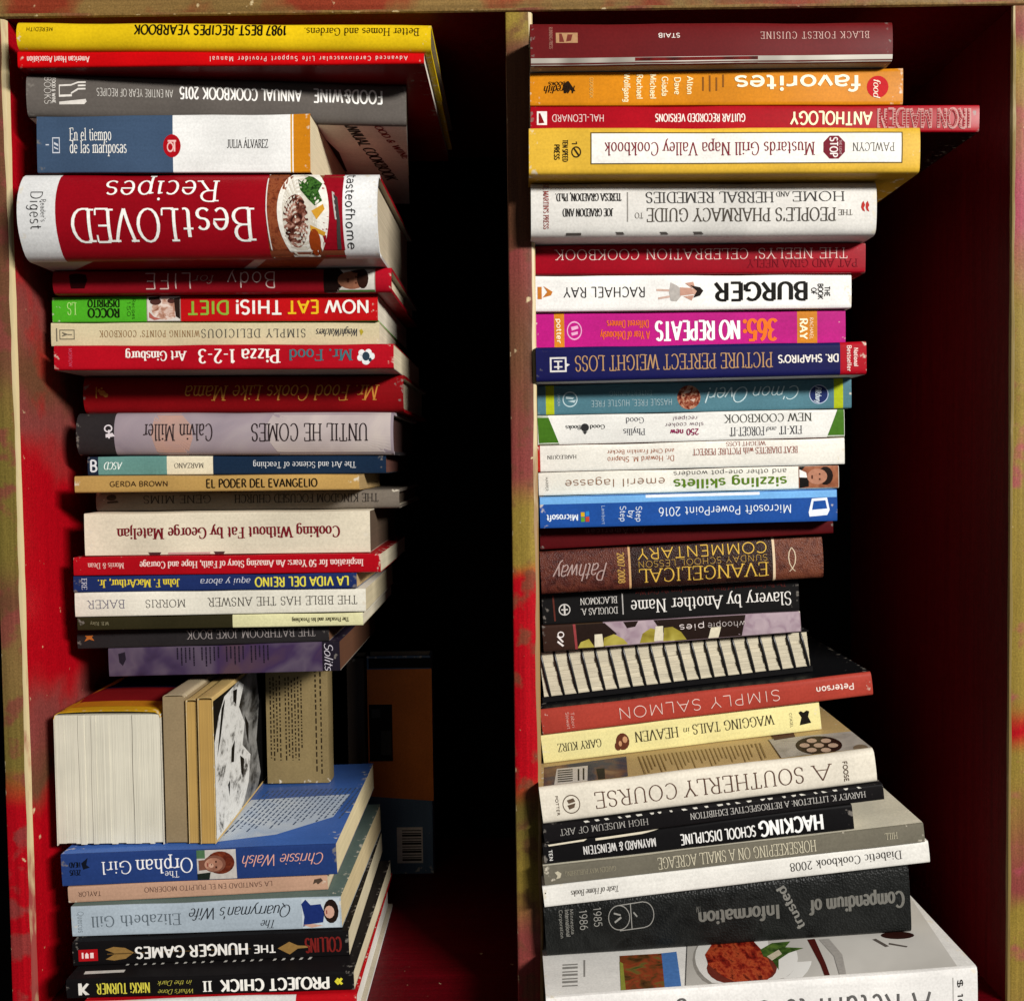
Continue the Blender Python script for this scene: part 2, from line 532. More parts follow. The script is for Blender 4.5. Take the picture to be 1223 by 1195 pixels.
STY = {  # stem, thin/thick, serif, slant, tracking
    'se': (.125, .38, True, 0, .06), 'sb': (.20, .42, True, 0, .05), 'st': (.09, .55, True, 0, .10),
    'sw': (.12, .45, True, 0, .22), 'sa': (.115, .9, False, 0, .06), 'sB': (.21, .8, False, 0, .05),
    'sX': (.26, .62, False, 0, .03), 'sl': (.075, .95, False, 0, .10), 'sW': (.11, .9, False, 0, .34),
    'it': (.12, .38, True, .22, .03), 'ib': (.17, .4, False, .25, .02), 'sc': (.10, .4, False, .35, -.02),
}
def text_quads(text, W, H, style):
    """-> list of polygons (lists of points) filling W x H, capital height H"""
    stem, con, serif, slant, track = STY[style]
    tot = 0
    gl = []
    for ch in text:
        w, ps = glyph_paths(ch)
        gl.append((tot, ps))
        tot += w + track
    tot -= track
    sx = W / tot
    a = stem * H * .46
    squeeze = min(1.0, max(.45, (sx / H)))        # narrow letters get thinner stems
    a *= squeeze ** .8
    bb = max(a * con, .028 * H)
    polys = []
    def T(p, ox):
        return ((ox + p[0]) * sx + slant * p[1] * H, p[1] * H)
    def stroke(pts, closed):
        n = len(pts)
        L_, R_ = [], []
        for i in range(n):
            p0 = pts[i - 1] if i > 0 else (pts[-2] if closed else pts[0])
            p1 = pts[i + 1] if i < n - 1 else (pts[1] if closed else pts[-1])
            tx, ty = p1[0] - p0[0], p1[1] - p0[1]
            l = math.hypot(tx, ty) or 1
            nx, ny = -ty / l, tx / l
            hw = math.sqrt((a * nx) ** 2 + (bb * ny) ** 2)
            L_.append((pts[i][0] + nx * hw, pts[i][1] + ny * hw))
            R_.append((pts[i][0] - nx * hw, pts[i][1] - ny * hw))
        for i in range(n - 1):
            polys.append([R_[i], R_[i + 1], L_[i + 1], L_[i]])
    for ox, ps in gl:
        for k, v in ps:
            if k == 'P':
                pts = [T(v[0], ox)]
                for p in v[1:]:
                    e, s_ = T(p, ox), pts[-1]
                    m_ = max(1, math.ceil(abs(e[1] - s_[1]) / (.16 * H)))
                    pts += [(s_[0] + (e[0] - s_[0]) * k_ / m_, s_[1] + (e[1] - s_[1]) * k_ / m_) for k_ in range(1, m_ + 1)]
                closed = math.hypot(pts[0][0] - pts[-1][0], pts[0][1] - pts[-1][1]) < 1e-4 * H
                stroke(pts, closed)
                polys.append(None)
            elif k == 'D':
                c = T(v, ox)
                r = max(a * 1.15, .06 * H)
                polys.append([(c[0] + r * math.cos(q * 1.0472), c[1] + r * math.sin(q * 1.0472)) for q in range(6)])
                polys.append(None)
            elif serif and k == 'S':
                c = T(v, ox)
                hw = a + .085 * H * squeeze
                y = c[1] + (bb if c[1] < .3 * H else -bb)
                polys.append([(c[0] - hw, y - bb), (c[0] + hw, y - bb), (c[0] + hw, y + bb), (c[0] - hw, y + bb)])
                polys.append(None)
            elif serif and k == 'T':
                c = T(v, ox)
                polys.append([(c[0] - a - .1 * H * squeeze, c[1] - bb * 2.4), (c[0], c[1] - bb * 3.2), (c[0], c[1]), (c[0] - a - .1 * H * squeeze, c[1] - bb)])
                polys.append(None)
            elif serif and k == 'V':
                c = T(v[:2], ox)
                y2 = c[1] + v[2] * H
                y0, y1 = min(c[1], y2), max(c[1], y2)
                polys.append([(c[0] - bb, y0), (c[0] + bb, y0), (c[0] + bb, y1), (c[0] - bb, y1)])
                polys.append(None)
    return polys

# ---------------------------------------------------------------- the bookcase
def board(name, parent, x0, x1, y0, y1, z0, z1, mats, face_mats, bev=None, seg=60, axis='z'):
    """a board with eased, slightly uneven front corners; bev = widths of (left, right) front corner.
       profile in x,y swept along z (axis z) or in z,y swept along x (axis x)"""
    a0, a1, b0, b1, c0, c1 = (x0, x1, y0, y1, z0, z1) if axis == 'z' else (z0, z1, y0, y1, x0, x1)
    bl, br = bev or (.0008, .0008)
    verts, faces, fm, wear = [], [], [], []
    n = 8
    rnd = random.Random(len(name) * 7 + int(abs(x0) * 1e4))
    jl = jr = 0
    for i in range(seg + 1):
        c = c0 + (c1 - c0) * i / seg
        if i % 1 == 0:
            jl = .6 * jl + .4 * rnd.uniform(-1, 1)
            jr = .6 * jr + .4 * rnd.uniform(-1, 1)
        l, r = bl * (1 + .4 * jl), br * (1 + .4 * jr)
        jit = rnd.uniform(-1, 1) * .00012
        prof = [(a0, b1), (a0, b0 + l * .9), (a0 + l * .35, b0 + l * .25), (a0 + l, b0 + jit),
                (a1 - r, b0 + jit), (a1 - r * .35, b0 + r * .25), (a1, b0 + r * .9), (a1, b1)]
        for k, (a, b) in enumerate(prof):
            verts.append((a, b, c) if axis == 'z' else (c, b, a))
            wear.append([0, .25, 1, .25, .25, 1, .25, 0][k])
    idx = [0, 3, 3, 1, 4, 4, 2, 5]           # left side, left ease(2), front, right ease(2), right side, back
    for i in range(seg):
        for k in range(n):
            k2 = (k + 1) % n
            f = [i * n + k, i * n + k2, (i + 1) * n + k2, (i + 1) * n + k]
            faces.append(f if axis == 'z' else f[::-1])
            fm.append(face_mats[idx[k]])
    faces.append(list(range(n))[::-1]); fm.append(face_mats[1])
    faces.append([seg * n + k for k in range(n)]); fm.append(face_mats[1])
    o = mesh_obj(name, verts, faces, mats, fm, parent, smooth=25, wear=wear)
    return o

FLOOR_Z = -0.367
BACK_Y = 0.31
xin_l = (at(14, 300, DIST).x + at(34, 850, DIST).x) / 2          # inner face of the left side
xin_r = (at(1207, 300, DIST).x + at(1205, 850, DIST).x) / 2
xd_l = (at(604, 300, DIST).x + at(617, 850, DIST).x) / 2
xd_r = (at(636, 300, DIST).x + at(649, 850, DIST).x) / 2
z_top = (at(100, 17, DIST).z + at(1100, 11, DIST).z) / 2
BT = .019                                                        # board thickness
bookcase = thing('bookcase', 'red and gold sprayed wooden bookcase holding two stacks of books', 'bookcase',
                 Matrix.Identity(4))
worn = None
m_lf = paint_mat('left_front', [(-60, 'brown'), (60, 'brown'), (420, 'brown'), (520, 'olive'), (640, 'olive'), (720, 'brown'),
                 (800, 'tan'), (900, 'olive'), (960, 'red'), (1300, 'red')], noise=.03, patch='mauve', blotch=(.50, .60, 55))
m_li = paint_mat('left_inner', [(-60, 'deep'), (60, 'red'), (280, 'red'), (360, 'mauve'), (430, 'brown'), (500, 'mauve'), (560, 'red'),
                 (800, 'red'), (860, 'mauve'), (930, 'brown'), (970, 'red'), (1300, 'red')], noise=.05, patch='red', streak=.35)
m_df = paint_mat('divider_front', [(-60, 'gold'), (30, 'gold'), (50, 'brown'), (280, 'brown'), (300, 'mauve'), (420, 'brown'), (560, 'mauve'),  # upper brown stretch: shade of the jutting books put into the paint
                 (610, 'gold'), (670, 'gold'), (695, 'red'), (930, 'red'), (970, 'olive'), (1060, 'gold'), (1120, 'mauve'), (1300, 'red')], noise=.015, patch='brown', blotch=(.52, .62, 60))
m_rf = paint_mat('right_front', [(-60, 'gold'), (40, 'mauve'), (70, 'gold'), (260, 'pink'), (380, 'gold'), (840, 'gold'), (890, 'red'),
                 (930, 'gold'), (1080, 'mauve'), (1110, 'gold'), (1300, 'tan')], noise=.03, patch='pink', blotch=(.56, .66, 34))
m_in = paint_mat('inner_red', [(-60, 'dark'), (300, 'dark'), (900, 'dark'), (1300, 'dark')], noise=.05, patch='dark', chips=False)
m_tf = paint_mat('top_front', [(-60, 'tan'), (1300, 'tan')], patch='deep', blotch=(.46, .56, 14), grain='x')
m_bk = paint_mat('back', [(-60, 'black'), (1300, 'black')], patch='black', rough=.9, chips=False)
m_fl = paint_mat('shelf_red', [(-60, 'dark'), (1300, 'dark')], patch='dark', grain='x')
m_ed = paint_mat('worn_edge', [(-60, 'tan'), (1300, 'tan')])
def cream_edge(name, base, amt):
    m, nt, b = nodes('paint_' + name)
    tc = nd(nt, 'ShaderNodeTexCoord')
    n = nd(nt, 'ShaderNodeTexNoise')
    n.inputs['Scale'].default_value = 60
    n.inputs['Detail'].default_value = 6
    mp = nd(nt, 'ShaderNodeMapping'); mp.inputs['Scale'].default_value = (2.5, 2.5, .5)
    nt.links.new(tc.outputs['Object'], mp.inputs['Vector'])
    nt.links.new(mp.outputs[0], n.inputs['Vector'])
    sep = nd(nt, 'ShaderNodeSeparateXYZ')
    nt.links.new(tc.outputs['Object'], sep.inputs[0])
    zr = nd(nt, 'ShaderNodeMapRange')
    zr.inputs[1].default_value, zr.inputs[2].default_value = zpx(amt[0]), zpx(amt[1])
    zr.inputs[3].default_value, zr.inputs[4].default_value = .22, -.20
    nt.links.new(sep.outputs[2], zr.inputs[0])
    ad = nd(nt, 'ShaderNodeMath', operation='ADD')
    nt.links.new(n.outputs[0], ad.inputs[0]); nt.links.new(zr.outputs[0], ad.inputs[1])
    cr = nd(nt, 'ShaderNodeValToRGB')
    cr.color_ramp.elements[0].position = .42
    cr.color_ramp.elements[0].color = (*lin(base), 1)
    cr.color_ramp.elements[1].position = .60
    cr.color_ramp.elements[1].color = (*lin('#b8a67c'), 1)
    nt.links.new(ad.outputs[0], cr.inputs[0])
    nt.links.new(cr.outputs[0], b.inputs['Base Color'])
    b.inputs['Roughness'].default_value = .5
    bp = nd(nt, 'ShaderNodeBump'); bp.inputs['Strength'].default_value = .5; bp.inputs['Distance'].default_value = .001
    nt.links.new(n.outputs[0], bp.inputs['Height']); nt.links.new(bp.outputs[0], b.inputs['Normal'])
    return m
m_le = cream_edge('left_worn_edge', '#8a3a34', (850, 1250))
m_de = cream_edge('divider_worn_edge', '#8a6a40', (430, 700))
m_re = cream_edge('right_worn_edge', '#84703c', (-400, 300))
zt, zb = z_top + BT, FLOOR_Z - .06
#            left side, front, right side, left ease, right ease, back
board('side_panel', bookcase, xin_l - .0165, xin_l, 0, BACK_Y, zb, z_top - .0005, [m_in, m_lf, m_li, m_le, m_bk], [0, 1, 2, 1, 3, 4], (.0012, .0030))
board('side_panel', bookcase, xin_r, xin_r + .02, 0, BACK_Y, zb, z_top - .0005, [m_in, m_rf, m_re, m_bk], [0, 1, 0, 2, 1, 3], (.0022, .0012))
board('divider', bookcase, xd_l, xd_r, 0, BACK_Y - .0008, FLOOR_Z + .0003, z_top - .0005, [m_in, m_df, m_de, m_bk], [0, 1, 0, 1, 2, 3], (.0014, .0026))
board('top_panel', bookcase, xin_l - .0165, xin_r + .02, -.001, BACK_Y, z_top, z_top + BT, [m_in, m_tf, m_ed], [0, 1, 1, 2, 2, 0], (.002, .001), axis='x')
board('shelf_board', bookcase, xin_l + .0003, xin_r - .0003, 0.001, BACK_Y, FLOOR_Z - BT, FLOOR_Z, [m_fl, m_lf], [0, 1, 0, 1, 1, 0], (.001, .001), axis='x')
board('back_panel', bookcase, xin_l - .0165, xin_r + .02, BACK_Y + .0005, BACK_Y + .0065, zb, z_top + BT, [m_bk], [0, 0, 0, 0, 0, 0], seg=4)

# ---------------------------------------------------------------- books
class Book:
    pass

def prof_v(b, w, T):
    """how far the spine surface lies behind its foremost line at height w"""
    f = 2 * w / T - 1
    v = b.bulge * abs(f) ** 2.2
    r = min(b.r, T * .3)
    e = min(w, T - w)
    if e < r:
        v += r - math.sqrt(max(0, r * r - (r - e) ** 2))
    return v

def wob(b, u):
    return .00018 * math.sin(u * 37 + b.seed) + .00010 * math.sin(u * 91 + 2.3 * b.seed)

def build_book(b, M, L, D, Tl, Tr):
    """b: spec with kind, bands, cover colours.  Local frame: x along the spine, y into the block, z through the thickness"""
    b.L, b.D, b.Tl, b.Tr = L, D, Tl, Tr
    b.M = M
    hard = b.kind == 'h'
    name = {'h': 'hardcover_book', 'p': 'paperback_book'}[b.kind]
    b.root = thing(name, b.label, 'book', M, getattr(b, 'group', None))
    ct = .0024 if hard else .00045
    ct = min(ct, min(Tl, Tr) * .2)
    oh = .0035 if hard else .0003
    us = {0.0, .0010, L - .0010, L}
    n_u = 14
    for i in range(1, n_u):
        us.add(L * i / n_u)
    bandu = []
    for (px, m) in b.bands:
        u = min(L, max(0, (px - b.xl) / (b.xr - b.xl) * L))
        bandu.append((u, m))
        us = {q for q in us if abs(q - u) > .0006 or q in (0.0, L)} | {u}
    us = sorted(us)
    mats = []
    def mi(m):
        if m not in mats:
            mats.append(m)
        return mats.index(m)
    m_top, m_bot, m_in_ = mi(b.top), mi(b.bottom), mi(print_mat('#b8ae9a', .7))
    verts, wear, faces, fm = [], [], [], []
    ns = 14
    ring = None
    for u in us:
        T = Tl + (Tr - Tl) * u / L
        ww = [T * (1 + math.cos(math.pi * i / ns)) / 2 for i in range(ns + 1)]
        wv = wob(b, u)
        sag = .00022 * math.sin(u * 55 + b.seed * 3)
        outer = [(D, T), (D * .5, T)] + [(prof_v(b, w, T) + wv, w + ((sag - abs(sag)) * (2 * w / T - 1) if w > T / 2 else 0)) for w in ww] + [(D * .5, 0), (D, 0)]
        inner = []
        for k, (v, w) in enumerate(outer):
            w2 = min(max(w, ct), T - ct)
            inner.append((v + (ct if 2 <= k <= ns + 2 else 0), w2))
        e = min(u, L - u)
        we = 1.0 if e < .0011 else (.35 if e < .006 else 0)
        for k, (v, w) in enumerate(outer):
            verts.append((u, v, w))
            corner = k in (2, 3, 4, ns, ns + 1, ns + 2)
            wear.append(min(1, we + (.45 if corner else 0)))
        for (v, w) in inner:
            verts.append((u, v, w)); wear.append(0)
    n = ns + 5
    st = 2 * n
    for i in range(len(us) - 1):
        um = (us[i] + us[i + 1]) / 2
        bm = None
        for (u, m) in bandu:
            if um >= u:
                bm = m
        bmi = mi(bm)
        for k in range(n - 1):
            a, c = i * st + k, (i + 1) * st + k
            faces.append([a, a + 1, c + 1, c])
            fm.append(m_top if k < 2 else (m_bot if k >= n - 3 else bmi))
            faces.append([n + a, n + c, n + c + 1, n + a + 1]); fm.append(m_in_)
        for k in (0, n - 1):
            a, c = i * st + k, (i + 1) * st + k
            f = [a, c, n + c, n + a]
            faces.append(f if k == 0 else f[::-1]); fm.append(m_top)
    for i in (0, len(us) - 1):
        for k in range(n - 1):
            a = i * st + k
            f = [a, n + a, n + a + 1, a + 1]
            faces.append(f if i == 0 else f[::-1])
            fm.append(mi(bandu[0][1] if i == 0 else bandu[-1][1]) if 1 < k < n - 3 else (m_top if k <= 1 else m_bot))
    b.cover = mesh_obj('cover', verts, faces, mats, fm, b.root, smooth=32, wear=wear)
    # the block of leaves
    v0 = getattr(b, 'v0', None) or (b.bulge + b.r + ct + .0005)
    g = .00012
    nbun = getattr(b, 'bundles', 0)
    if nbun:
        rnd = random.Random(int(b.seed * 10))
        edges = [ct + g]
        for k in range(nbun):
            edges.append(edges[-1] + rnd.uniform(.6, 1.4))
        sc_ = (Tl - 2 * ct - 2 * g) / (edges[-1] - edges[0])
        edges = [ct + g + (e_ - edges[0]) * sc_ for e_ in edges]
        for k in range(nbun):
            je, jd = rnd.uniform(0, .0007), rnd.uniform(0, .0012)
            pv, pf = [], []
            nv = 8
            for q in range(nv + 1):
                v = v0 + (D - oh - jd - v0) * q / nv
                wav = .00022 * math.sin(q * .9 + k * 1.3) * (0 if q in (0, nv) else 1)
                lo_ = edges[k] + (wav if k else 0)
                hi_ = edges[k + 1] - .00004 + (.00022 * math.sin(q * .9 + (k + 1) * 1.3) * (0 if q in (0, nv) else 1) if k < nbun - 1 else 0)
                for (u, w) in ((oh, lo_), (L - oh - je, lo_), (L - oh - je, hi_), (oh, hi_)):
                    pv.append((u, v, w))
            for i in range(nv):
                for q in range(4):
                    q2 = (q + 1) % 4
                    pf.append([i * 4 + q, (i + 1) * 4 + q, (i + 1) * 4 + q2, i * 4 + q2])
            pf.append([0, 1, 2, 3]); pf.append([nv * 4 + q for q in (3, 2, 1, 0)])
            mesh_obj('page_block', pv, pf, [b.pages], None, b.root)
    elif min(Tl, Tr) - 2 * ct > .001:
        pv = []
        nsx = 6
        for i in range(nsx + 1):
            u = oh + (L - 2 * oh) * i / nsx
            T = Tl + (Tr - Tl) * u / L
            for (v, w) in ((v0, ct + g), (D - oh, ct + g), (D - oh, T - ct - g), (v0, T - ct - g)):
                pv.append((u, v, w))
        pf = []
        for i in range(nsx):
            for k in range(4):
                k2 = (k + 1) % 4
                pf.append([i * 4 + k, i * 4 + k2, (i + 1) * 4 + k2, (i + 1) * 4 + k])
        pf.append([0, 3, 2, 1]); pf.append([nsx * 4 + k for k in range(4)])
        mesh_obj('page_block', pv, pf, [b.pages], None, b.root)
    b.layer = 0
    for t in b.texts:
        spine_text(b, *t)
    return b

def spine_pt(b, x, f, h):
    u = (x - b.xl) / (b.xr - b.xl) * b.L
    T = b.Tl + (b.Tr - b.Tl) * u / b.L
    w = (1 - f) * T
    w = min(max(w, 0.0), T)
    return (u, prof_v(b, w, T) + wob(b, u) - h, w)

def plane_pt(b, px, py, side, h):
    """a photo pixel -> the point it shows on the top or the underside of a lying book (local)"""
    Mi = b.M.inverted()
    o = Mi @ CAM_LOC
    d = (Mi.to_3x3() @ ray(px, py))
    sl = (b.Tr - b.Tl) / b.L
    if side == 't':        # w = Tl + sl*u
        t = (b.Tl + sl * o.x - o.z) / (d.z - sl * d.x)
    else:
        t = -o.z / d.z
    p = o + d * t
    w = (b.Tl + sl * p.x + h) if side == 't' else -h
    return (min(max(p.x, .0002), b.L - .0002), min(max(p.y, b.r + b.bulge), b.D), w)

BASE_H = .00012
def polys_obj(name, b, polys, mapper, mats, fm=None):
    verts, faces, fmi = [], [], []
    lev = 0
    k = 0
    for p in polys:
        if p is None:
            lev = (lev + 1) % 5
            continue
        h = BASE_H + lev * .000018 + b.layer * .00005
        s = len(verts)
        for q in p:
            verts.append(mapper(q[0], q[1], h))
        faces.append(list(range(s, s + len(p))))
        fmi.append(fm[k] if fm else 0)
        k += 1
    return mesh_obj(name, verts, faces, mats, fmi, b.cover)

def spine_text(b, text, x0, x1, f0, f1, col, style, rot=180, name='title_lettering'):
    """text in the box x0..x1 (photo px) by f0..f1 (share of the spine, 0 = its upper edge)"""
    Tpx = b.tpx
    b.layer = 2
    if rot in (0, 180):
        W, H = x1 - x0, (f1 - f0) * Tpx
        polys = text_quads(text, W, H, style)
        def mp(gx, gy, h):
            if rot == 180:
                return spine_pt(b, x1 - gx, f0 + gy / Tpx, h)
            return spine_pt(b, x0 + gx, f1 - gy / Tpx, h)
    else:                                   # 90: reads downward, letter tops to the right; -90: upward
        W, H = (f1 - f0) * Tpx, x1 - x0
        polys = text_quads(text, W, H, style)
        def mp(gx, gy, h):
            if rot == 90:
                return spine_pt(b, x0 + gy, f0 + gx / Tpx, h)
            return spine_pt(b, x1 - gy, f1 - gx / Tpx, h)
    return polys_obj(name, b, polys, mp, [ink(col)])

def ell(cx, cy, rx, ry, n=20, a0=0, a1=360):
    return [(cx + rx * math.cos(R(a0 + (a1 - a0) * i / n)), cy + ry * math.sin(R(a0 + (a1 - a0) * i / n))) for i in range(n)]
def ring_polys(cx, cy, rx, ry, t, tf, n=24):
    out = []
    for i in range(n):
        a, c = R(360 * i / n), R(360 * (i + 1) / n)
        out.append([(cx + rx * math.cos(a), cy + ry * math.sin(a)), (cx + rx * math.cos(c), cy + ry * math.sin(c)),
                    (cx + (rx - t) * math.cos(c), cy + (ry - tf) * math.sin(c)), (cx + (rx - t) * math.cos(a), cy + (ry - tf) * math.sin(a))])
    return out
def rect(x0, x1, f0, f1, n=6):
    """split along f so that it follows a rounded spine"""
    out = []
    nx = max(1, math.ceil((x1 - x0) / 14))
    for j in range(nx):
        xa, xb = x0 + (x1 - x0) * j / nx, x0 + (x1 - x0) * (j + 1) / nx
        for i in range(n):
            a, c = f0 + (f1 - f0) * i / n, f0 + (f1 - f0) * (i + 1) / n
            out.append([(xa, a), (xb, a), (xb, c), (xa, c)])
    return out

def spine_art(b, name, items, layer=0):
    """items: (material, polygons) laid one over the other on the spine"""
    mats, polys, fm = [], [], []
    lev = 0
    verts, faces = [], []
    for (m, ps) in items:
        if m not in mats:
            mats.append(m)
        lev += 1
        for p in ps:
            s = len(verts)
            h = BASE_H * .35 + layer * .00004 + lev * .000022
            if len(p) == 4:                   # grid, so that it bends with the spine
                fr = max(q[1] for q in p) - min(q[1] for q in p)
                xr_ = max(q[0] for q in p) - min(q[0] for q in p)
                na, nb_ = max(1, math.ceil(xr_ / 14)), max(1, math.ceil(fr / .09))
                na = nb_ = max(na, nb_)
                for i in range(na + 1):
                    for j in range(nb_ + 1):
                        a_, c_ = i / na, j / nb_
                        x_ = (p[0][0] * (1 - a_) + p[1][0] * a_) * (1 - c_) + (p[3][0] * (1 - a_) + p[2][0] * a_) * c_
                        f_ = (p[0][1] * (1 - a_) + p[1][1] * a_) * (1 - c_) + (p[3][1] * (1 - a_) + p[2][1] * a_) * c_
                        verts.append(spine_pt(b, x_, f_, h))
                for i in range(na):
                    for j in range(nb_):
                        o_ = s + i * (nb_ + 1) + j
                        faces.append([o_, o_ + nb_ + 1, o_ + nb_ + 2, o_ + 1]); fm.append(mats.index(m))
            elif len(p) > 4:                  # fan
                pp = []
                for q0, q1 in zip(p, p[1:] + p[:1]):
                    ne = max(1, math.ceil(abs(q1[1] - q0[1]) / .08), math.ceil(abs(q1[0] - q0[0]) / 14))
                    pp += [(q0[0] + (q1[0] - q0[0]) * k / ne, q0[1] + (q1[1] - q0[1]) * k / ne) for k in range(ne)]
                p = pp
                cx = sum(q[0] for q in p) / len(p); cy = sum(q[1] for q in p) / len(p)
                verts.append(spine_pt(b, cx, cy, h))
                n = len(p)
                nr = max(3, math.ceil((max(q[1] for q in p) - min(q[1] for q in p)) / .12), math.ceil((max(q[0] for q in p) - min(q[0] for q in p)) / 28))
                for g in range(1, nr + 1):
                    for q in p:
                        verts.append(spine_pt(b, cx + (q[0] - cx) * g / nr, cy + (q[1] - cy) * g / nr, h))
                for i in range(n):
                    j = (i + 1) % n
                    faces.append([s, s + 1 + i, s + 1 + j]); fm.append(mats.index(m))
                    for g in range(nr - 1):
                        o1, o2 = s + 1 + g * n, s + 1 + (g + 1) * n
                        faces.append([o1 + i, o2 + i, o2 + j, o1 + j]); fm.append(mats.index(m))
            else:
                for q in p:
                    verts.append(spine_pt(b, q[0], q[1], h))
                faces.append(list(range(s, s + len(p)))); fm.append(mats.index(m))
    return mesh_obj(name, verts, faces, mats, fm, b.cover)

def face_art(b, name, side, items):
    """print on the upper or under side of a lying book, polygons in photo px"""
    mats, verts, faces, fm = [], [], [], []
    lev = 0
    for (m, ps) in items:
        if m not in mats:
            mats.append(m)
        lev += 1
        for p in ps:
            s = len(verts)
            for q in p:
                verts.append(plane_pt(b, q[0], q[1], side, .00006 + lev * .00002))
            faces.append(list(range(s, s + len(p)))); fm.append(mats.index(m))
    return mesh_obj(name, verts, faces, mats, fm, b.cover)

def quad_text(b, name, side, text, p00, p10, p01, col, style):
    """text on a lying face: p00 start of the base line, p10 its end, p01 the top of the first letter (photo px)"""
    polys = text_quads(text, 100.0, 20.0, style)
    def mp(gx, gy, h):
        a, c = gx / 100, gy / 20
        return plane_pt(b, p00[0] + (p10[0] - p00[0]) * a + (p01[0] - p00[0]) * c,
                        p00[1] + (p10[1] - p00[1]) * a + (p01[1] - p00[1]) * c, side, h)
    b.layer = 1
    return polys_obj(name, b, polys, mp, [ink(col)])

def spec(kind, quad, d, depth, bands, label, top=None, bottom=None, pages='#cfc2a4', texts=(), bulge=None, r=None, dr=None, rough=.42, name=None):
    b = Book()
    b.kind = kind
    b.q = quad                     # TLx TLy TRx TRy BLx BLy BRx BRy
    b.dl = d
    b.dr = dr or d + (((quad[1] * 31 + quad[0] * 17) % 100) / 100 - .5) * .006
    b.depth = depth
    b.bands = [(x, m if not isinstance(m, str) else print_mat(m, rough)) for x, m in bands]
    f = b.bands[0][1]
    b.top = print_mat(top, rough) if isinstance(top, str) else (top or f)
    b.bottom = print_mat(bottom, rough) if isinstance(bottom, str) else (bottom or f)
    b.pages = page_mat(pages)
    b.texts = list(texts)
    b.label = label
    b.bulge = bulge if bulge is not None else (.0025 if kind == 'h' else .0003)
    b.r = r if r is not None else (.0016 if kind == 'h' else .0007)
    b.xl = (quad[0] + quad[4]) / 2
    b.xr = (quad[2] + quad[6]) / 2
    b.tpx = ((quad[5] - quad[1]) + (quad[7] - quad[3])) / 2
    b.seed = (quad[0] * 13 + quad[1] * 7) % 97
    return b

def lay_column(col, floor=None):
    """turn the measured spines into lying books that rest on one another"""
    for b in col:
        q = b.q
        tl, tr, bl, br = at(q[0], q[1], b.dl), at(q[2], q[3], b.dr), at(q[4], q[5], b.dl), at(q[6], q[7], b.dr)
        b.X0, b.X1 = (tl.x + bl.x) / 2, (tr.x + br.x) / 2
        b.t = [tl.z, tr.z]
        b.b = [bl.z, br.z]
    def val(b, e, x):
        s = (x - b.X0) / (b.X1 - b.X0)
        return e[0] + (e[1] - e[0]) * s
    for up, lo in zip(col, col[1:]):
        xa, xb = max(up.X0, lo.X0), min(up.X1, lo.X1)
        za = (val(up, up.b, xa) + val(lo, lo.t, xa)) / 2
        zb_ = (val(up, up.b, xb) + val(lo, lo.t, xb)) / 2
        sl = (zb_ - za) / (xb - xa)
        up.b = [za + sl * (up.X0 - xa) + .00015, za + sl * (up.X1 - xa) + .00015]
        lo.t = [za + sl * (lo.X0 - xa) - .00015, za + sl * (lo.X1 - xa) - .00015]
    if floor is not None:
        col[-1].b = [floor + .0003, floor + .0003]
    for b in col:
        place(b)

def place(b):
    pl = Vector((b.X0, b.dl - DIST, b.b[0]))
    pr = Vector((b.X1, b.dr - DIST, b.b[1]))
    ux = (pr - pl)
    L = ux.length
    ux.normalize()
    vy = Vector((-ux.y, ux.x, 0)).normalized()
    wz = ux.cross(vy)
    M = Matrix(((ux.x, vy.x, wz.x, pl.x), (ux.y, vy.y, wz.y, pl.y), (ux.z, vy.z, wz.z, pl.z), (0, 0, 0, 1)))
    cs = wz.z
    build_book(b, M, L, b.depth, (b.t[0] - b.b[0]) * cs, (b.t[1] - b.b[1]) * cs)

# ---------------------------------------------------------------- left stack, upper part
W_, K_ = '#e9e6de', '#141210'
PUB, AUT, TIT = 'publisher_lettering', 'author_lettering', 'title_lettering'
L1 = spec('h', (18, 23, 515, 26, 20, 59, 513, 60), .640, .200, [(0, '#d8b514')], 'thick yellow hardcover yearbook with bold black title, under the top board',
          dr=.638, bulge=.003, r=.003, texts=[
    ('Better Homes and Gardens.', 363, 500, .22, .50, '#3a2c08', 'se'),
    ('1987 BEST-RECIPES YEARBOOK', 160, 342, .14, .50, '#15110a', 'sB'),
    ('MEREDITH', 31, 63, .26, .40, '#3a2c08', 'sa', 180, PUB)])
L2 = spec('p', (20, 60, 507, 63, 21, 77, 506, 80), .643, .205, [(0, '#c4060c')], 'thin bright red paperback manual between yellow and grey hardcovers', bottom='#6e0b10',
          pages='#d8d2c4', r=.0012, texts=[
    ('Advanced Cardiovascular Life Support Provider Manual', 251, 487, .36, .72, '#f2d8d0', 'sW'),
    ('American Heart Association', 32, 107, .34, .72, '#eec4be', 'sB', 180, PUB)])
L3 = spec('h', (30, 90, 484, 96, 32, 132, 486, 138), .650, .205, [(0, '#5c5651')], 'grey hardcover annual cookbook with white fork and knife emblem', bottom='#dcd8d0', dr=.672,
          bulge=.002, r=.003, texts=[
    ('FOOD&WINE', 371, 456, .20, .52, '#efece6', 'sB'), ('ANNUAL COOKBOOK 2015', 211, 357, .24, .52, '#efece6', 'sB'),
    ('AN ENTIRE YEAR OF RECIPES', 113, 203, .32, .50, '#cfcac2', 'sa'),
    ('BOOKS', 52, 60, .08, .72, '#d8d2ca', 'sl', 90, PUB), ('FOOD & WINE', 61, 65, .10, .70, '#d8d2ca', 'sB', 90, PUB)])
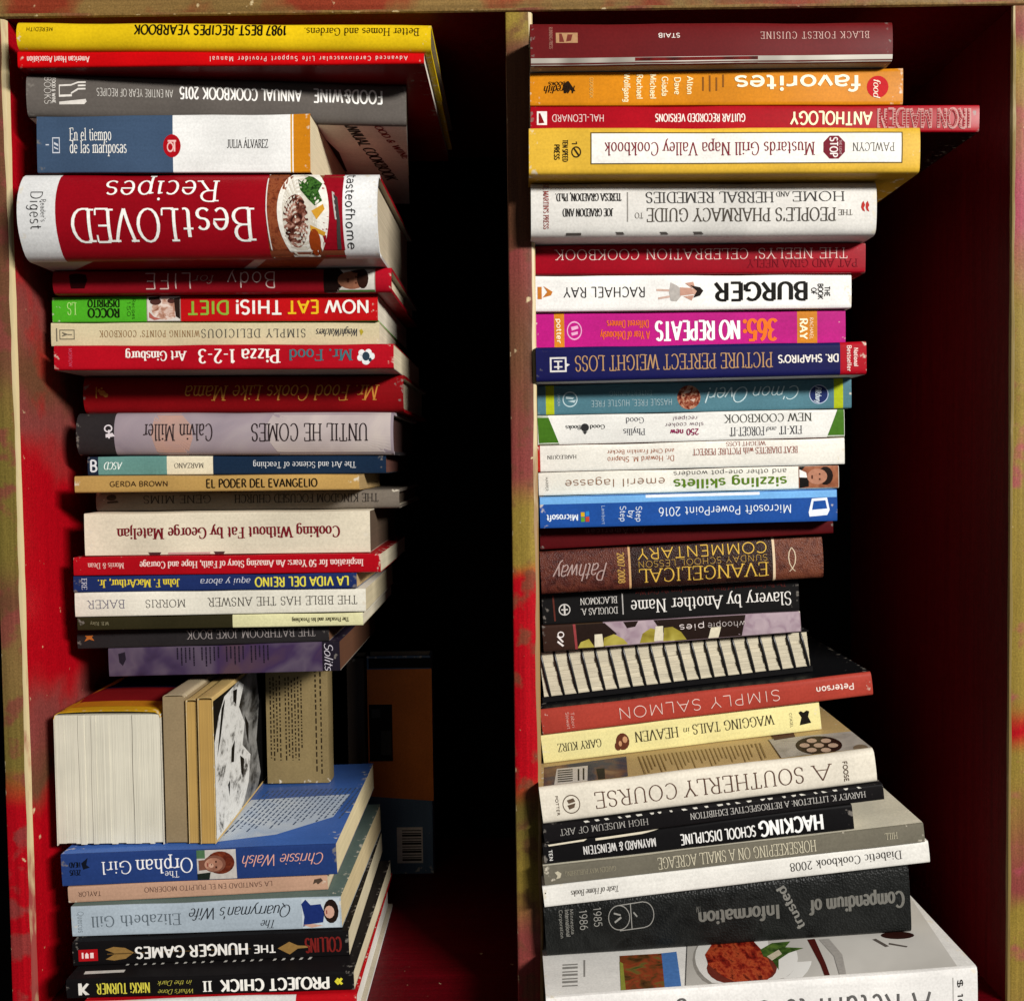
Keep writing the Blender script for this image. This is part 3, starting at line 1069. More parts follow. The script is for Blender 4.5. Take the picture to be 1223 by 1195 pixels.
L4 = spec('p', (43, 145, 370, 145, 44, 196, 370, 200), .650, .150, [(0, '#3c4f68'), (206, '#e6e5e2'), (346.5, '#c8912e'), (348.5, '#e6e5e2'), (350, '#c07814')],
          'blue and white paperback with orange end band and red round seal', top='#3a2a26', bottom='#4a2a24', pages='#d9cba8', texts=[
    ('En el tiempo', 83, 133, .22, .44, '#eceae4', 'se', 0), ('de las mariposas', 83, 151, .44, .66, '#eceae4', 'se', 0),
    ('JULIA ÁLVAREZ', 271, 320, .44, .58, '#34302e', 'se', 0, AUT)])
L5 = spec('h', (14, 212, 449, 205, 26, 311, 451, 303), .640, .200, [(0, '#d9d9d8'), (66, '#900a18'), (318, '#7c4028'), (408, '#dfdfde')],
          'very thick white ended red hardcover recipe book jutting out of the stack', top='#8a0c16', bottom='#a9a19a', bulge=.012, r=.004, pages='#b9aa90', texts=[
    ('Best', 217, 302, .46, .82, '#f1efe9', 'se'), ('LOVED', 84, 212, .46, .82, '#f1efe9', 'se'),
    ('Recipes', 124, 261, .11, .38, '#f1efe9', 'se'),
    ('Digest', 36, 50, .24, .68, '#1b1919', 'sl', 90, PUB), ("Reader's", 49, 55, .34, .60, '#1b1919', 'sl', 90, PUB),
    ('tasteofhome', 413, 424, .02, .92, '#242222', 'sa', 90, PUB)])
L6 = spec('h', (62, 319, 467, 318, 63, 351, 467, 349), .680, .180, [(0, '#8a101c'), (386, '#2a1512'), (400, '#8f857a'), (448, '#a40e20')],
          'maroon hardcover with thin silver title and small portrait, shaded by the thick book above', texts=[
    ('Body', 271, 330, .16, .80, '#e2c4bc', 'sl'), ('for', 231, 257, .28, .62, '#b08a80', 'it'), ('LIFE', 172, 230, .18, .82, '#e2c4bc', 'sl')])
L7 = spec('p', (62, 354, 451, 351, 62, 384, 451, 383), .690, .180, [(0, '#4aa624'), (175, '#8a7a70'), (216, '#b30f14')], 'green and red paperback diet cookbook with a face printed on its spine',
          pages='#d5cdb9', texts=[
    ('NOW', 388, 441, .22, .70, W_, 'sB'), ('EAT', 343, 381, .22, .70, '#e0b422', 'sB'), ('THIS!', 281, 337, .20, .72, W_, 'sB'), ('DIET', 224, 274, .22, .72, '#86a83a', 'sB'),
    ('ROCCO', 105, 143, .48, .82, '#15210c', 'sX', 180, AUT), ('DISPIRITO', 105, 143, .14, .42, '#15210c', 'sX', 180, AUT),
    ('LS', 80, 91, .24, .72, '#a9d67a', 'se', 180, PUB),
    ('150', 152, 156, .2, .8, '#1c3a10', 'sa', 90), ('Recipes', 158, 162, .1, .9, '#1c3a10', 'sa', 90)])
L8 = spec('p', (60, 386, 453, 384, 62, 411, 453, 410), .690, .180, [(0, '#c9bd9a')], 'cream paperback cookbook with small grey and brown lettering', pages='#d2c8ae', texts=[
    ('WeightWatchers', 378, 428, .30, .62, '#3a3a3c', 'ib', 180, PUB), ('SIMPLY DELICIOUS', 240, 365, .30, .66, '#4e4c46', 'sw'),
    ("WINNING POINTS' COOKBOOK", 119, 238, .34, .62, '#8c6a44', 'sw')])
L9 = spec('p', (63, 415, 470, 412, 66, 444, 470, 441), .682, .180, [(0, '#a80c1c')], 'red paperback pizza cookbook with white and teal title', bottom='#8a8580', r=.0016, texts=[
    ('Mr. Food', 345, 421, .22, .66, '#3f6a72', 'sb'), ('Pizza 1-2-3', 237, 334, .20, .74, '#efe6de', 'sb'), ('Art Ginsburg', 150, 222, .26, .64, '#efe6de', 'sb', 180, AUT),
    ('MORROW', 82, 86, .12, .86, '#c8506a', 'sa', 90, PUB)])
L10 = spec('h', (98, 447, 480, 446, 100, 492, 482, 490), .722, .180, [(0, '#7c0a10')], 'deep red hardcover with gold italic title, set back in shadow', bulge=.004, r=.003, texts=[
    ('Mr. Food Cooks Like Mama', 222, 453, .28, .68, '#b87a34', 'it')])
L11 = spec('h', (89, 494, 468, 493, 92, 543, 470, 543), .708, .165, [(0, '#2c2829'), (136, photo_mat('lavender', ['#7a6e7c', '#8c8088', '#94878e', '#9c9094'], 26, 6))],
           'thick lavender grey hardcover with black end and tall narrow lettering', top='#9a8d90', bulge=.005, r=.003, pages='#43211a', texts=[  # page colour darkened to carry the shade on this end
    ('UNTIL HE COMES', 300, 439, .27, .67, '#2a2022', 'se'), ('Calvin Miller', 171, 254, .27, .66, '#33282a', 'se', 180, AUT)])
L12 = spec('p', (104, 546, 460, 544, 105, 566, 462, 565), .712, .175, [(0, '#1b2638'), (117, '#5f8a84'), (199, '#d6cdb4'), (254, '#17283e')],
           'thin navy, teal and cream banded paperback', pages='#5a3024', texts=[  # dark page colour stands in for shade on the end
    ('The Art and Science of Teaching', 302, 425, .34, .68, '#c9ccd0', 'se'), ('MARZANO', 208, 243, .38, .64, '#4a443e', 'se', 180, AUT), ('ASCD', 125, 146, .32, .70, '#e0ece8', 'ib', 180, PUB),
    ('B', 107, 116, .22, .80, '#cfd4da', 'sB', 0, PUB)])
L13 = spec('p', (88, 570, 428, 566, 90, 588, 430, 585), .690, .115, [(0, '#b08c50')], 'small tan paperback with black stencil capitals the right way up', pages='#a88a58', r=.0012, texts=[
    ('EL PODER DEL EVANGELIO', 246, 379, .26, .76, '#1e160e', 'sB', 0), ('GERDA BROWN', 131, 201, .34, .64, '#3e2a18', 'sB', 0, AUT)])
L14 = spec('h', (114, 588, 476, 583, 115, 611, 477, 606), .722, .165, [(0, '#6d645a')], 'slim grey hardcover with black capitals below the tan paperback', bulge=.002, pages='#5a4a3a', texts=[  # page ends browned, shade put into their colour
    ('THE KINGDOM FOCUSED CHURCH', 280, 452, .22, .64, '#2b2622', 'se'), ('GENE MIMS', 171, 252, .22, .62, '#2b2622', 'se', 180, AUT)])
L15 = spec('p', (99, 613, 441, 610, 103, 662, 443, 659), .700, .170, [(0, '#d3c8b2')], 'thick cream paperback with dark red serif title', bottom='#9a6a60', pages='#54402e', texts=[  # brown pages: shade of the right end put into the colour
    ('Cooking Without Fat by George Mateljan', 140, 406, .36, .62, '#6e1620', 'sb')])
L16 = spec('p', (87, 667, 453, 661, 88, 687, 456, 683), .698, .165, [(0, '#a50c18')], 'thin red paperback with tiny white bold lettering across it', pages='#c8bda2', texts=[
    ('Inspiration for 50 Years: An Amazing Story of Faith, Hope and Courage', 167, 434, .30, .66, '#e8c8c0', 'sb'), ('Morris & Dean', 105, 148, .34, .64, '#d8a8a0', 'sb', 180, AUT)])
L17 = spec('p', (88, 688, 425, 684, 88, 707, 427, 702), .700, .115, [(0, '#1d2c5c')], 'thin navy paperback with yellow narrow capitals', pages='#b89a68', texts=[
    ('LA VIDA DEL REINO', 305, 417, .22, .80, '#d8cc4a', 'sB'), ('aqui y abora', 240, 300, .28, .68, '#c8cad4', 'it'), ('John F. MacArthur, Jr.', 117, 215, .26, .74, '#d8c43a', 'sb', 180, AUT),
    ('ERE', 98, 104, .16, .84, '#c8cad4', 'se', 90, PUB)])
L18 = spec('p', (89, 708, 437, 702, 90, 736, 437, 730), .700, .165, [(0, '#dcd7c8')], 'white paperback with spaced black serif capitals', pages='#c9bb98', texts=[
    ('THE BIBLE HAS THE ANSWER', 249, 427, .30, .66, '#38322c', 'st'), ('MORRIS', 174, 222, .34, .66, '#3a3634', 'st', 180, AUT), ('BAKER', 105, 149, .32, .66, '#54506a', 'st', 180, PUB)])
L19 = spec('p', (92, 738, 433, 731, 93, 750, 434, 745), .700, .165, [(0, '#2b2716'), (278, '#cfcb9e')], 'slim paperback half black and half pale yellow', pages='#d2c8b0', texts=[
    ('The Preacher and his Preaching', 349, 417, .34, .66, '#4a4630', 'sb'), ('W.B. Riley', 108, 130, .36, .62, '#8a8468', 'se', 180, AUT)])
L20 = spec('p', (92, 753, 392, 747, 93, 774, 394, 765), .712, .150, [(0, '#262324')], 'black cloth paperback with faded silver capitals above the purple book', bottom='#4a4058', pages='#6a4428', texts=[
    ('THE BATHROOM JOKE BOOK', 224, 377, .20, .66, '#8c8482', 'se')])
purple = photo_mat('purple', ['#241a2c', '#3c2f48', '#544858', '#3a2a48', '#4c3842'], 18, 3)
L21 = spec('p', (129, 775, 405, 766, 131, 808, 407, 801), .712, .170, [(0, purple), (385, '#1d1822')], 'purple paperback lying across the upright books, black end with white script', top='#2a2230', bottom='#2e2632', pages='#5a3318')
left_upper = [L1, L2, L3, L4, L5, L6, L7, L8, L9, L10, L11, L12, L13, L14, L15, L16, L17, L18, L19, L20, L21]
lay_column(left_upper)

wh, bk = ink(W_), ink(K_)
# small print and emblems of the left stack
spine_art(L3, 'fork_and_knife_emblem', [(ink('#d8d2ca'), [[(69, .26), (83, .24), (83, .28), (69, .30)], [(69, .26), (70, .26), (70, .5), (69, .5)], [(69, .5), (84, .48), (84, .53), (69, .55)],
    [(83, .24), (91, .17), (91, .21), (83, .28)], [(91, .17), (100, .16), (100, .20), (91, .21)], [(91, .25), (100, .24), (100, .28), (91, .29)], [(91, .33), (100, .32), (100, .36), (91, .37)], [(83, .48), (91, .38), (91, .33), (83, .44)],
    [(69, .66), (100, .58), (101, .64), (98, .70), (69, .72)]])])
spine_art(L4, 'round_seal', [(ink('#a80f1a'), [ell(205, .54, 10.5, .2)]), (ink('#e6b8b4'), ring_polys(203, .56, 4, .09, 1.2, .03) + [[(200, .44), (210, .44), (210, .47), (200, .47)], [(207, .47), (209, .47), (209, .64), (207, .64)]])], 1)
spine_art(L4, 'publisher_emblem', [(ink('#c8ccd4'), [[(62, .38), (71, .38), (71, .40), (62, .40)], [(62, .64), (71, .64), (71, .66), (62, .66)], [(62, .4), (63, .4), (63, .64), (62, .64)], [(70, .4), (71, .4), (71, .64), (70, .64)],
    [(64, .46), (69, .5), (69, .54), (64, .5)], [(64, .54), (69, .58), (69, .6), (64, .57)], [(54, .5), (58, .5), (58, .52), (54, .52)]])], 1)
dinner = photo_mat('roast', ['#1c0d0a', '#3a1a14', '#6a3a2c', '#b48a7a', '#2a120c'], 260, 6)
spine_art(L5, 'dinner_plate_picture', [
    (photo_mat('table', ['#4a1e12', '#7a3a22', '#8a4a2c', '#5a2416'], 300, 4), rect(318.5, 342, .015, .985, 14)),
    (ink('#8a0d1c'), rect(384, 409, .015, .985, 14)),
    (ink('#e4e0d6'), [ell(362, .50, 31, .56, 28)] if False else [[(x, min(.985, max(.015, f))) for x, f in ell(362, .50, 31, .56, 36)]]),
    (ink('#c9c2b4'), [[(x, min(.98, max(.02, f))) for x, f in ell(358, .52, 21, .50, 30)]]),
    (dinner, [ell(353, .60, 15, .30, 24)]),
    (photo_mat('greens', ['#0e1f0c', '#1d3b16', '#3f6a2a', '#12260e'], 420, 4), [[(360, .02), (372, .06), (384, .16), (380, .26), (385, .38), (376, .44), (368, .36), (358, .24), (354, .10)]]),
    (ink('#c8922e'), [[(372, .5), (386, .42), (388, .48), (378, .60)], [(370, .66), (388, .74), (386, .78), (370, .72)]]),
    (ink('#8f3a14'), [ell(374, .84, 7, .14, 14)]),
    (ink('#3c3836'), [[(398, .30), (403, .34), (406, .62), (405, .92), (400, .92), (402, .62)]]),
    (ink('#b5b0aa'), [[(396, .26), (399, .28), (402, .60), (400, .60)]]),
    (ink('#d8d5cf'), [[(317.6, .01), (319, .01), (319, .5), (317.6, .5)], [(317.6, .5), (319, .5), (322, .99), (320.6, .99)]])], 1)
spine_art(L6, 'portrait', [(ink('#c9c4ba'), rect(404, 447, .10, .90)), (ink('#1d100e'), [[(387, .04), (404, .02), (412, .3), (410, .7), (402, .97), (387, .97)]]),
    (ink('#8a5a44'), [ell(420, .52, 17, .36, 18)]), (ink('#2a1710'), [ell(433, .46, 7, .40, 14), [(418, .14), (434, .06), (438, .3), (422, .22)]]),
    (ink('#5a3022'), [[(414, .46), (417, .46), (417, .62), (414, .62)], [(424, .36), (426, .36), (426, .44), (424, .44)], [(424, .6), (426, .6), (426, .68), (424, .68)]]),
    (ink('#4d7a3a'), rect(404, 447, .91, .97, 1))], 1)
spine_art(L6, 'publisher_emblem', [(ink('#2c0508'), [[(82, .2), (90, .14), (102, .2), (104, .45), (100, .78), (84, .78)]])], 1)
skin = photo_mat('face', ['#7a4a3a', '#b08470', '#d8c4b8', '#e2d6cc'], 190, 3)
spine_art(L7, 'portrait', [(ink('#cfc8c0'), rect(176, 215, .03, .97)), (skin, [ell(198, .52, 17, .42, 20)]), (ink('#4a2a26'), [ell(186, .22, 7, .14, 12), ell(205, .2, 5, .1, 10)]), (ink('#2a1c18'), [[(208, .1), (215, .06), (215, .9), (210, .8)], [(178, .05), (192, .03), (190, .12), (178, .18)]]),
    (ink('#a85a50'), [[(178, .62), (184, .82), (192, .9), (184, .94), (178, .84)]])], 1)
spine_art(L8, 'publisher_emblem', [(ink('#6a6454'), [[(71, .3), (89, .3), (89, .34), (71, .34)], [(71, .68), (89, .68), (89, .72), (71, .72)], [(71, .3), (72, .3), (72, .7), (71, .7)], [(88, .3), (89, .3), (89, .7), (88, .7)],
    [(74, .4), (82, .5), (74, .6), (74, .56), (79, .5), (74, .44)], [(81, .49), (86, .49), (86, .53), (81, .53)], [(67, .24), (68.5, .24), (68.5, .8), (67, .8)]]), (ink('#a8962e'), [[(429, .36), (432, .3), (434, .44), (431, .6), (430, .5)]])], 1)
spine_art(L9, 'chef_emblem', [(ink('#dcdcdc'), [ell(432, .36, 4, .13, 12), ell(440, .34, 4, .13, 12), ell(444, .5, 3.5, .14, 12), ell(430, .56, 3.5, .13, 12), ell(437, .68, 5, .16, 12)]), (ink('#2a3a48'), [ell(437, .5, 4.5, .18, 12), ell(442, .64, 2, .08, 8)])], 1)
spine_art(L10, 'publisher_emblem', [(ink('#a87434'), [ell(122, .46, 4, .07, 10), ell(118, .4, 2, .05, 8), ell(126, .52, 3, .06, 8), [(114, .3), (115.5, .3), (115.5, .6), (114, .6)], ell(121, .34, 1.5, .03, 6)])], 1)
spine_art(L11, 'publisher_emblem', [(ink('#d4ccd0'), ring_polys(129, .37, 5, .09, 1.6, .03) + [[(126, .5), (134, .47), (137, .55), (126, .58)], [(129, .4), (131, .4), (131, .6), (129, .6)]])], 1)
spine_art(L11, 'pale_cloud_print', [(photo_mat('cloud', ['#a98a84', '#b08c80', '#a5887f'], 60, 4), [[(184, .02), (214, .02), (228, .3), (230, .6), (222, .98), (186, .98), (180, .5)]])], 0)
spine_art(L11, 'pale_cloud_print', [(photo_mat('cloud2', ['#a39796', '#aea2a0', '#b8aca6'], 40, 4), [[(326, .02), (466, .02), (466, .98), (332, .98), (322, .7), (318, .3)]])], 0)
spine_art(L14, 'publisher_emblem', [(ink('#3a332c'), [ell(133, .3, 6, .16, 12), [(128, .5), (140, .46), (142, .56), (128, .6)]])], 1)
spine_art(L15, 'scuffed_base_print', [(ink('#4a2a2c'), [[(176, .93), (192, .93), (190, .99), (178, .99)], [(254, .93), (268, .93), (266, .99), (256, .99)]]), (ink('#b98a88'), [[(200, .94), (250, .94), (250, .98), (200, .98)]])], 1)
spine_art(L20, 'publisher_emblem', [(ink('#a8602a'), [[(102, .36), (112, .36), (110, .44), (113, .62), (107, .54), (101, .64), (104, .46)]])], 1)
def words(p0, p1, n0, n1, rnd, lo=.03, hi=.10):
    """a line of small print from edge p0-p1 (start) to n0-n1 (end), broken into words"""
    out, t = [], 0
    f = lambda a, c, q: (a[0] + (c[0] - a[0]) * q, a[1] + (c[1] - a[1]) * q)
    while t < 1:
        e = min(1, t + rnd.uniform(lo, hi))
        out.append([f(p0, n0, t), f(p1, n1, t), f(p1, n1, e), f(p0, n0, e)])
        t = e + .022
    return out
rw = random.Random(5)
small = []
for k in range(24):
    x = 212 + 4.9 * k
    if k % 6 != 5:
        small += words((x, .05), (x + 1.7, .05), (x, .45 + .3 * ((k * 37) % 10) / 10), (x + 1.7, .45 + .3 * ((k * 37) % 10) / 10), rw, .08, .22)
spine_art(L21, 'blurb_lettering', [(ink('#1e1824'), small)], 1)
spine_art(L21, 'publisher_emblem', [(ink('#221c26'), [[(142, .2), (150, .14), (151, .4), (147, .62), (143, .5)]])], 1)
spine_text(L21, 'Solits', 388, 398, .02, .96, '#cfc8d0', 'sc', 90, TIT)
face_art(L5, 'underside_print', 'b', [(print_mat('#7c1018'), [[(84, 300), (285, 296), (285, 325), (84, 325)]]), (photo_mat('table', ['#4a1e12'], 300), [[(300, 296), (372, 294), (372, 325), (300, 325)]])])
# underside of the grey annual
quad_text(L3, 'cover_lettering', 'b', 'FOOD & WINE', (443, 147), (482, 190), (452, 147), '#7c1a18', 'sB')
quad_text(L3, 'cover_lettering', 'b', 'ANNUAL COOKBOOK', (408, 146), (462, 215), (422, 146), '#2c2826', 'sB')
face_art(L3, 'cover_picture', 'b', [(ink('#1c1a1a'), [[(60, 137), (320, 134), (372, 150), (405, 182), (415, 205), (380, 205), (300, 160), (60, 160)]])])

# ---------------------------------------------------------------- left stack, lower part
B1 = spec('p', (72, 1020, 402, 1007, 76, 1058, 403, 1041), .665, .180, [(0, '#243a70')], 'blue paperback novel with white title, under the upright books', top='#3f62a6', pages='#dccba0', texts=[
    ('Chrissie Walsh', 291, 389, .26, .62, '#d8a090', 'sc', 180, AUT), ('Orphan', 163, 231, .26, .72, '#eceaea', 'se'), ('Girl', 122, 158, .28, .68, '#eceaea', 'se'), ('The', 197, 214, .66, .86, '#eceaea', 'se'),
    ('HEAD', 84, 97, .26, .42, '#10141e', 'sX', 180, PUB), ('ZEUS', 84, 97, .50, .66, '#10141e', 'sX', 180, PUB)])
B2 = spec('p', (80, 1059, 388, 1046, 83, 1078, 395, 1063), .665, .120, [(0, '#b48f78')], 'thin dusty pink paperback under the blue novel', pages='#cfc0a0', texts=[
    ('LA SANTIDAD EN EL PULPITO MODERNO', 173, 326, .26, .56, '#6a4c42', 'sa'), ('TAYLOR', 94, 121, .34, .62, '#4a302a', 'sa', 180, AUT)])
B3 = spec('p', (84, 1083, 407, 1069, 88, 1118, 409, 1105), .660, .180, [(0, '#a6b2bc')], 'pale blue paperback with a printed woman in a blue dress', top='#5a6a64', pages='#cbb78c', texts=[
    ("Quarryman's Wife", 229, 350, .20, .58, '#2a2e34', 'sc'), ('Elizabeth Gill', 110, 217, .34, .70, '#5e6870', 'se', 180, AUT), ('The', 313, 331, .66, .92, '#2a2e34', 'sc'), ('Quercus', 94, 101, .16, .86, '#7e8890', 'se', 90, PUB)])
B4 = spec('p', (86, 1126, 416, 1114, 88, 1154, 418, 1143), .652, .180, [(0, '#121011')], 'black paperback with white capitals and golden arrow', top='#131112', pages='#d0c3a2', r=.0014, texts=[
    ('HUNGER GAMES', 162, 297, .30, .74, '#e6e2dc', 'sX'), ('THE', 303, 330, .40, .70, '#e6e2dc', 'sX'), ('COLLINS', 365, 408, .22, .78, '#6e1f1c', 'sX', 180, AUT)])
B5 = spec('p', (79, 1170, 422, 1158, 80, 1196, 424, 1184), .636, .180, [(0, '#121011')], 'black paperback with white title and yellow author name', top='#171415', pages='#d6c9a8', r=.0014, texts=[
    ('PROJECT CHICK', 264, 394, .24, .82, '#eeeae2', 'sX'), ('II', 243, 254, .26, .80, '#eeeae2', 'sb'), ('NiKKi TURNER', 116, 180, .24, .76, '#cfc44a', 'sB', 180, AUT),
    ("What's Done", 190, 233, .62, .86, '#b8ae4a', 'sc'), ('in the Dark', 190, 231, .18, .42, '#b8ae4a', 'sc'), ('»', 400, 410, .3, .86, '#d8cc3a', 'sX')])
B6 = spec('h', (98, 1196, 425, 1186, 99, 1232, 426, 1230), .630, .190, [(0, '#d2d0cc'), (353, '#b00c16')], 'red and white hardcover at the bottom of the narrower stack', top='#b00c16', pages='#dedad0')
left_lower = [B1, B2, B3, B4, B5, B6]
lay_column(left_lower, FLOOR_Z)
spine_art(B1, 'portrait', [(ink('#b9b3ac'), rect(236, 283, .04, .97, 3)), (ink('#4a6a4a'), [[(236, .04), (246, .04), (246, .3), (236, .3)]]), (photo_mat('auburn', ['#2c120c', '#5a2416', '#7a3a22'], 260, 4), [ell(264, .45, 17, .36, 22)]), (ink('#74493a'), [ell(257, .48, 13.5, .27, 20), [(238, .36), (248, .34), (248, .66), (238, .68)]]), (photo_mat('child', ['#7c5040', '#a87862', '#bc8e78'], 70, 2), [ell(256, .50, 11, .21, 20)]), (ink('#c49a84'), [ell(253, .53, 3, .07, 12)]),
    (ink('#3a1d16'), [[(258, .385), (260, .38), (260, .44), (258, .445)], [(258, .555), (260, .56), (260, .62), (258, .615)], [(253, .475), (254, .475), (254, .52), (253, .52)]]), (ink('#8a443c'), [[(248, .43), (249.4, .45), (249.4, .55), (248, .57)]]), (ink('#1d241f'), [[(236, .78), (252, .74), (250, .97), (236, .97)]])], 1)
spine_art(B1, 'publisher_emblem', [(ink('#11151f'), [[(98, .3), (106, .14), (104, .36), (108, .44), (100, .5)]])], 1)
lines = []
for k in range(21):
    x = 294 + k * 5.8
    lines += words((x + 26, 944 - .2 * k), (x + 27.8, 944 - .2 * k), (x - 28 + k * 1.1 + (k % 4) * 3, 997 - k * 1.0 - (k % 4) * 3), (x - 26 + k * 1.1 + (k % 4) * 3, 997 - k * 1.0 - (k % 4) * 3), rw)
face_art(B1, 'cover_picture', 't', [(photo_mat('mist', ['#8fa6c8', '#c3cbd4', '#aab8cc', '#d4d6d8'], 14, 3), [[(250, 1006), (266, 985), (300, 955), (418, 948), (398, 975), (330, 996)]])])
face_art(B1, 'blurb_lettering', 't', [(ink('#8fa6c8'), []), (ink('#46546e'), lines)])
spine_art(B2, 'publisher_emblem', [(ink('#4a3a30'), [[(376, .3), (384, .24), (386, .4), (380, .62), (378, .5), (374, .6)]])], 1)
spine_art(B3, 'woman_picture', [(ink('#b9c2c8'), rect(361, 406, .05, .97, 2)), (ink('#1c2c66'), [[(361, .2), (366, .06), (372, .24), (384, .22), (388, .5), (386, .8), (372, .84), (362, .92), (364, .6)]]), (ink('#211612'), [ell(396, .46, 9, .38, 14)]), (ink('#c49a86'), [ell(394, .48, 6, .2, 12), [(362, .86), (374, .84), (386, .9), (372, .96)]]), (ink('#8a4a40'), [[(390, .42), (391.5, .42), (391.5, .54), (390, .54)]])], 1)
spine_art(B4, 'arrow_emblem', [(ink('#8a6a3a'), [[(332, .56), (346, .32), (356, .48), (372, .52), (372, .58), (356, .6), (346, .82)], [(126, .34), (136, .24), (150, .3), (160, .5), (150, .74), (136, .8), (126, .74), (138, .52)]]), (ink('#5a4424'), [[(128, .5), (158, .5), (158, .55), (128, .55)], [(160, .5), (300, .51), (300, .54), (160, .53)]])], 0)
spine_art(B4, 'publisher_logo', [(ink('#a8131a'), rect(94, 117, .3, .78, 1)), (ink('#e8d0cc'), [[(108, .44), (112, .44), (112, .66), (108, .66)], [(98, .42), (100, .42), (100, .66), (98, .66)], [(102, .5), (104, .42), (106, .5), (106, .66), (102, .66)]])], 1)
spine_art(B5, 'publisher_emblem', [(ink('#e0dcd4'), [[(94, .2), (98, .2), (98, .46), (104, .2), (107, .24), (101, .54), (107, .78), (102, .8), (98, .6), (98, .8), (94, .8)]])], 1)
dots = []
for k in range(22):
    x = 160 + k * 10.3 + (k // 5) * 3
    dots.append([(x, 1120 - x * .036 + 1), (x + 4.2, 1119.5 - x * .036 + 1), (x + 6, 1117.5 - x * .036 + 1), (x + 2.5, 1117.5 - x * .036 + 1)])
face_art(B4, 'cover_lettering', 't', [(ink('#cfcac2'), dots)])
dots = []
for k in range(20):
    x = 150 + k * 10.5 + (k // 5) * 6
    dots.append([(x, 1157.5 - x * .033), (x + 3.6, 1157 - x * .033), (x + 6, 1154 - x * .033), (x + 3, 1154 - x * .033)])
face_art(B5, 'cover_lettering', 't', [(ink('#cfcac2'), dots + [[(100, 1163), (148, 1160.5), (150, 1157.5), (102, 1159.5)]])])

# ---------------------------------------------------------------- the upright books between the two parts
def lower_top(x):
    s = (x - B1.X0) / (B1.X1 - B1.X0)
    return B1.t[0] + (B1.t[1] - B1.t[0]) * s
def upper_bottom(x):
    s = (x - L21.X0) / (L21.X1 - L21.X0)
    return L21.b[0] + (L21.b[1] - L21.b[0]) * s
def upright(kind, px0, px1, d, ztop, depth_len, cover, pages, label, lean=0, bulge=.0003, r=.0008, name=None, top=None, bottom=None, v0=None, bundles=0):
    """a small book standing on its fore-edge, spine up, its lower end towards the room"""
    x0, x1 = at(px0, 930, d).x, at(px1, 930, d).x
    zb_ = max(lower_top(x0), lower_top(x1)) + .0004
    H = ztop - zb_
    b = Book()
    b.kind, b.label = kind, label
    b.bands = [(0, print_mat(cover))]
    b.xl, b.xr, b.tpx = 0, 1, 1
    b.top = print_mat(top or cover); b.bottom = print_mat(bottom or cover)
    b.pages = page_mat(pages); b.texts = []
    b.bulge, b.r, b.seed = bulge, r, px0 % 17
    b.v0 = v0
    b.bundles = bundles
    # local x -> world y (into the case), local y -> down, local z -> x
    ux, vy, wz = Vector((0, -1, 0)), Vector((lean, 0, -1)).normalized(), None
    wz = ux.cross(vy)
    # spine runs from the back towards the room
    M = Matrix(((ux.x, vy.x, wz.x, x0 - lean * H), (ux.y, vy.y, wz.y, d - DIST + depth_len), (ux.z, vy.z, wz.z, ztop), (0, 0, 0, 1)))
    build_book(b, M, depth_len, H, x1 - x0, x1 - x0)
    return b
zt1 = at(130, 846, .68).z
S1 = upright('p', 66, 194, .675, zt1, .170, '#c99a1c', '#d8d2bf', 'thick block of white pages in a yellow paperback cover, stood on edge', bulge=.0012, r=.004, v0=.0032, top='#cfc8b8', bottom='#cfc8b8', bundles=15)
S2 = upright('p', 197, 222.5, .676, min(zt1 + .010, upper_bottom(-.2) - .0006), .165, '#a8987c', '#8f7d5e', 'upright book with smooth brown page edge beside the white page block', top='#8d7a5c', r=.002)
S3 = upright('p', 224, 237, .674, upper_bottom(at(230, 900, .674).x) - .009, .165, '#c2a46a', '#b8934e', 'thin upright paperback with golden brown pages, nearest the brown book')
S4 = upright('p', 238, 256, .672, upper_bottom(at(247, 900, .672).x) - .0075, .185, '#c2a46a', '#b48e48', 'upright paperback showing a black and white cover photograph',
             top=None)
rock = photo_mat('rock', ['#080808', '#55534f', '#c4c2bc', '#d6d4ce', '#bab8b2', '#dedcd6'], 75, 12, (.8, 1.0, 1), distort=.3, rgh=.68)
rock2 = photo_mat('rock_shade', ['#0a0a0a', '#2c2b2a', '#6a6966', '#8c8a86', '#3a3937'], 60, 12, (.6, 1.0, 1), distort=.3, rgh=.65)
def side_print(b, name, items):
    """print on the cover that faces the wide gap: (share from the front end, share from the top)"""
    mats, verts, faces, fm = [], [], [], []
    for lev, (m, ps) in enumerate(items):
        if m not in mats: mats.append(m)
        for p in ps:
            k = len(verts)
            verts += [((1 - s_) * (b.L - .003) + .0015, .003 + t_ * (b.D - .005), b.Tl + .0002 + .00003 * lev) for s_, t_ in p]
            faces.append(list(range(k, k + len(p)))); fm.append(mats.index(m))
    return mesh_obj(name, verts, faces, mats, fm, b.cover)
side_print(S4, 'cover_picture', [(ink('#0d0c0c'), [[(0, 0), (1, 0), (1, 1), (0, 1)]]),
    (rock2, [[(.30, 0), (.62, 0), (.66, .3), (.60, .6), (.66, .9), (.60, 1), (.2, 1), (.2, .2)]]),
    (rock, [[(.0, .30), (.06, .14), (.14, .03), (.34, .0), (.42, .06), (.34, .2), (.42, .36), (.38, .52), (.50, .66), (.46, .86), (.36, 1), (.0, 1)]]),
    (ink('#11100f'), [[(.10, .10), (.15, .05), (.08, .30), (.03, .42)], [(.26, .04), (.32, .05), (.30, .16), (.26, .12)], [(.22, .46), (.27, .42), (.25, .58), (.21, .56)], [(.34, .58), (.40, .64), (.38, .78), (.35, .72)], [(.42, .3), (.48, .4), (.47, .56), (.44, .46)], [(.16, .7), (.19, .68), (.18, .8)]])])
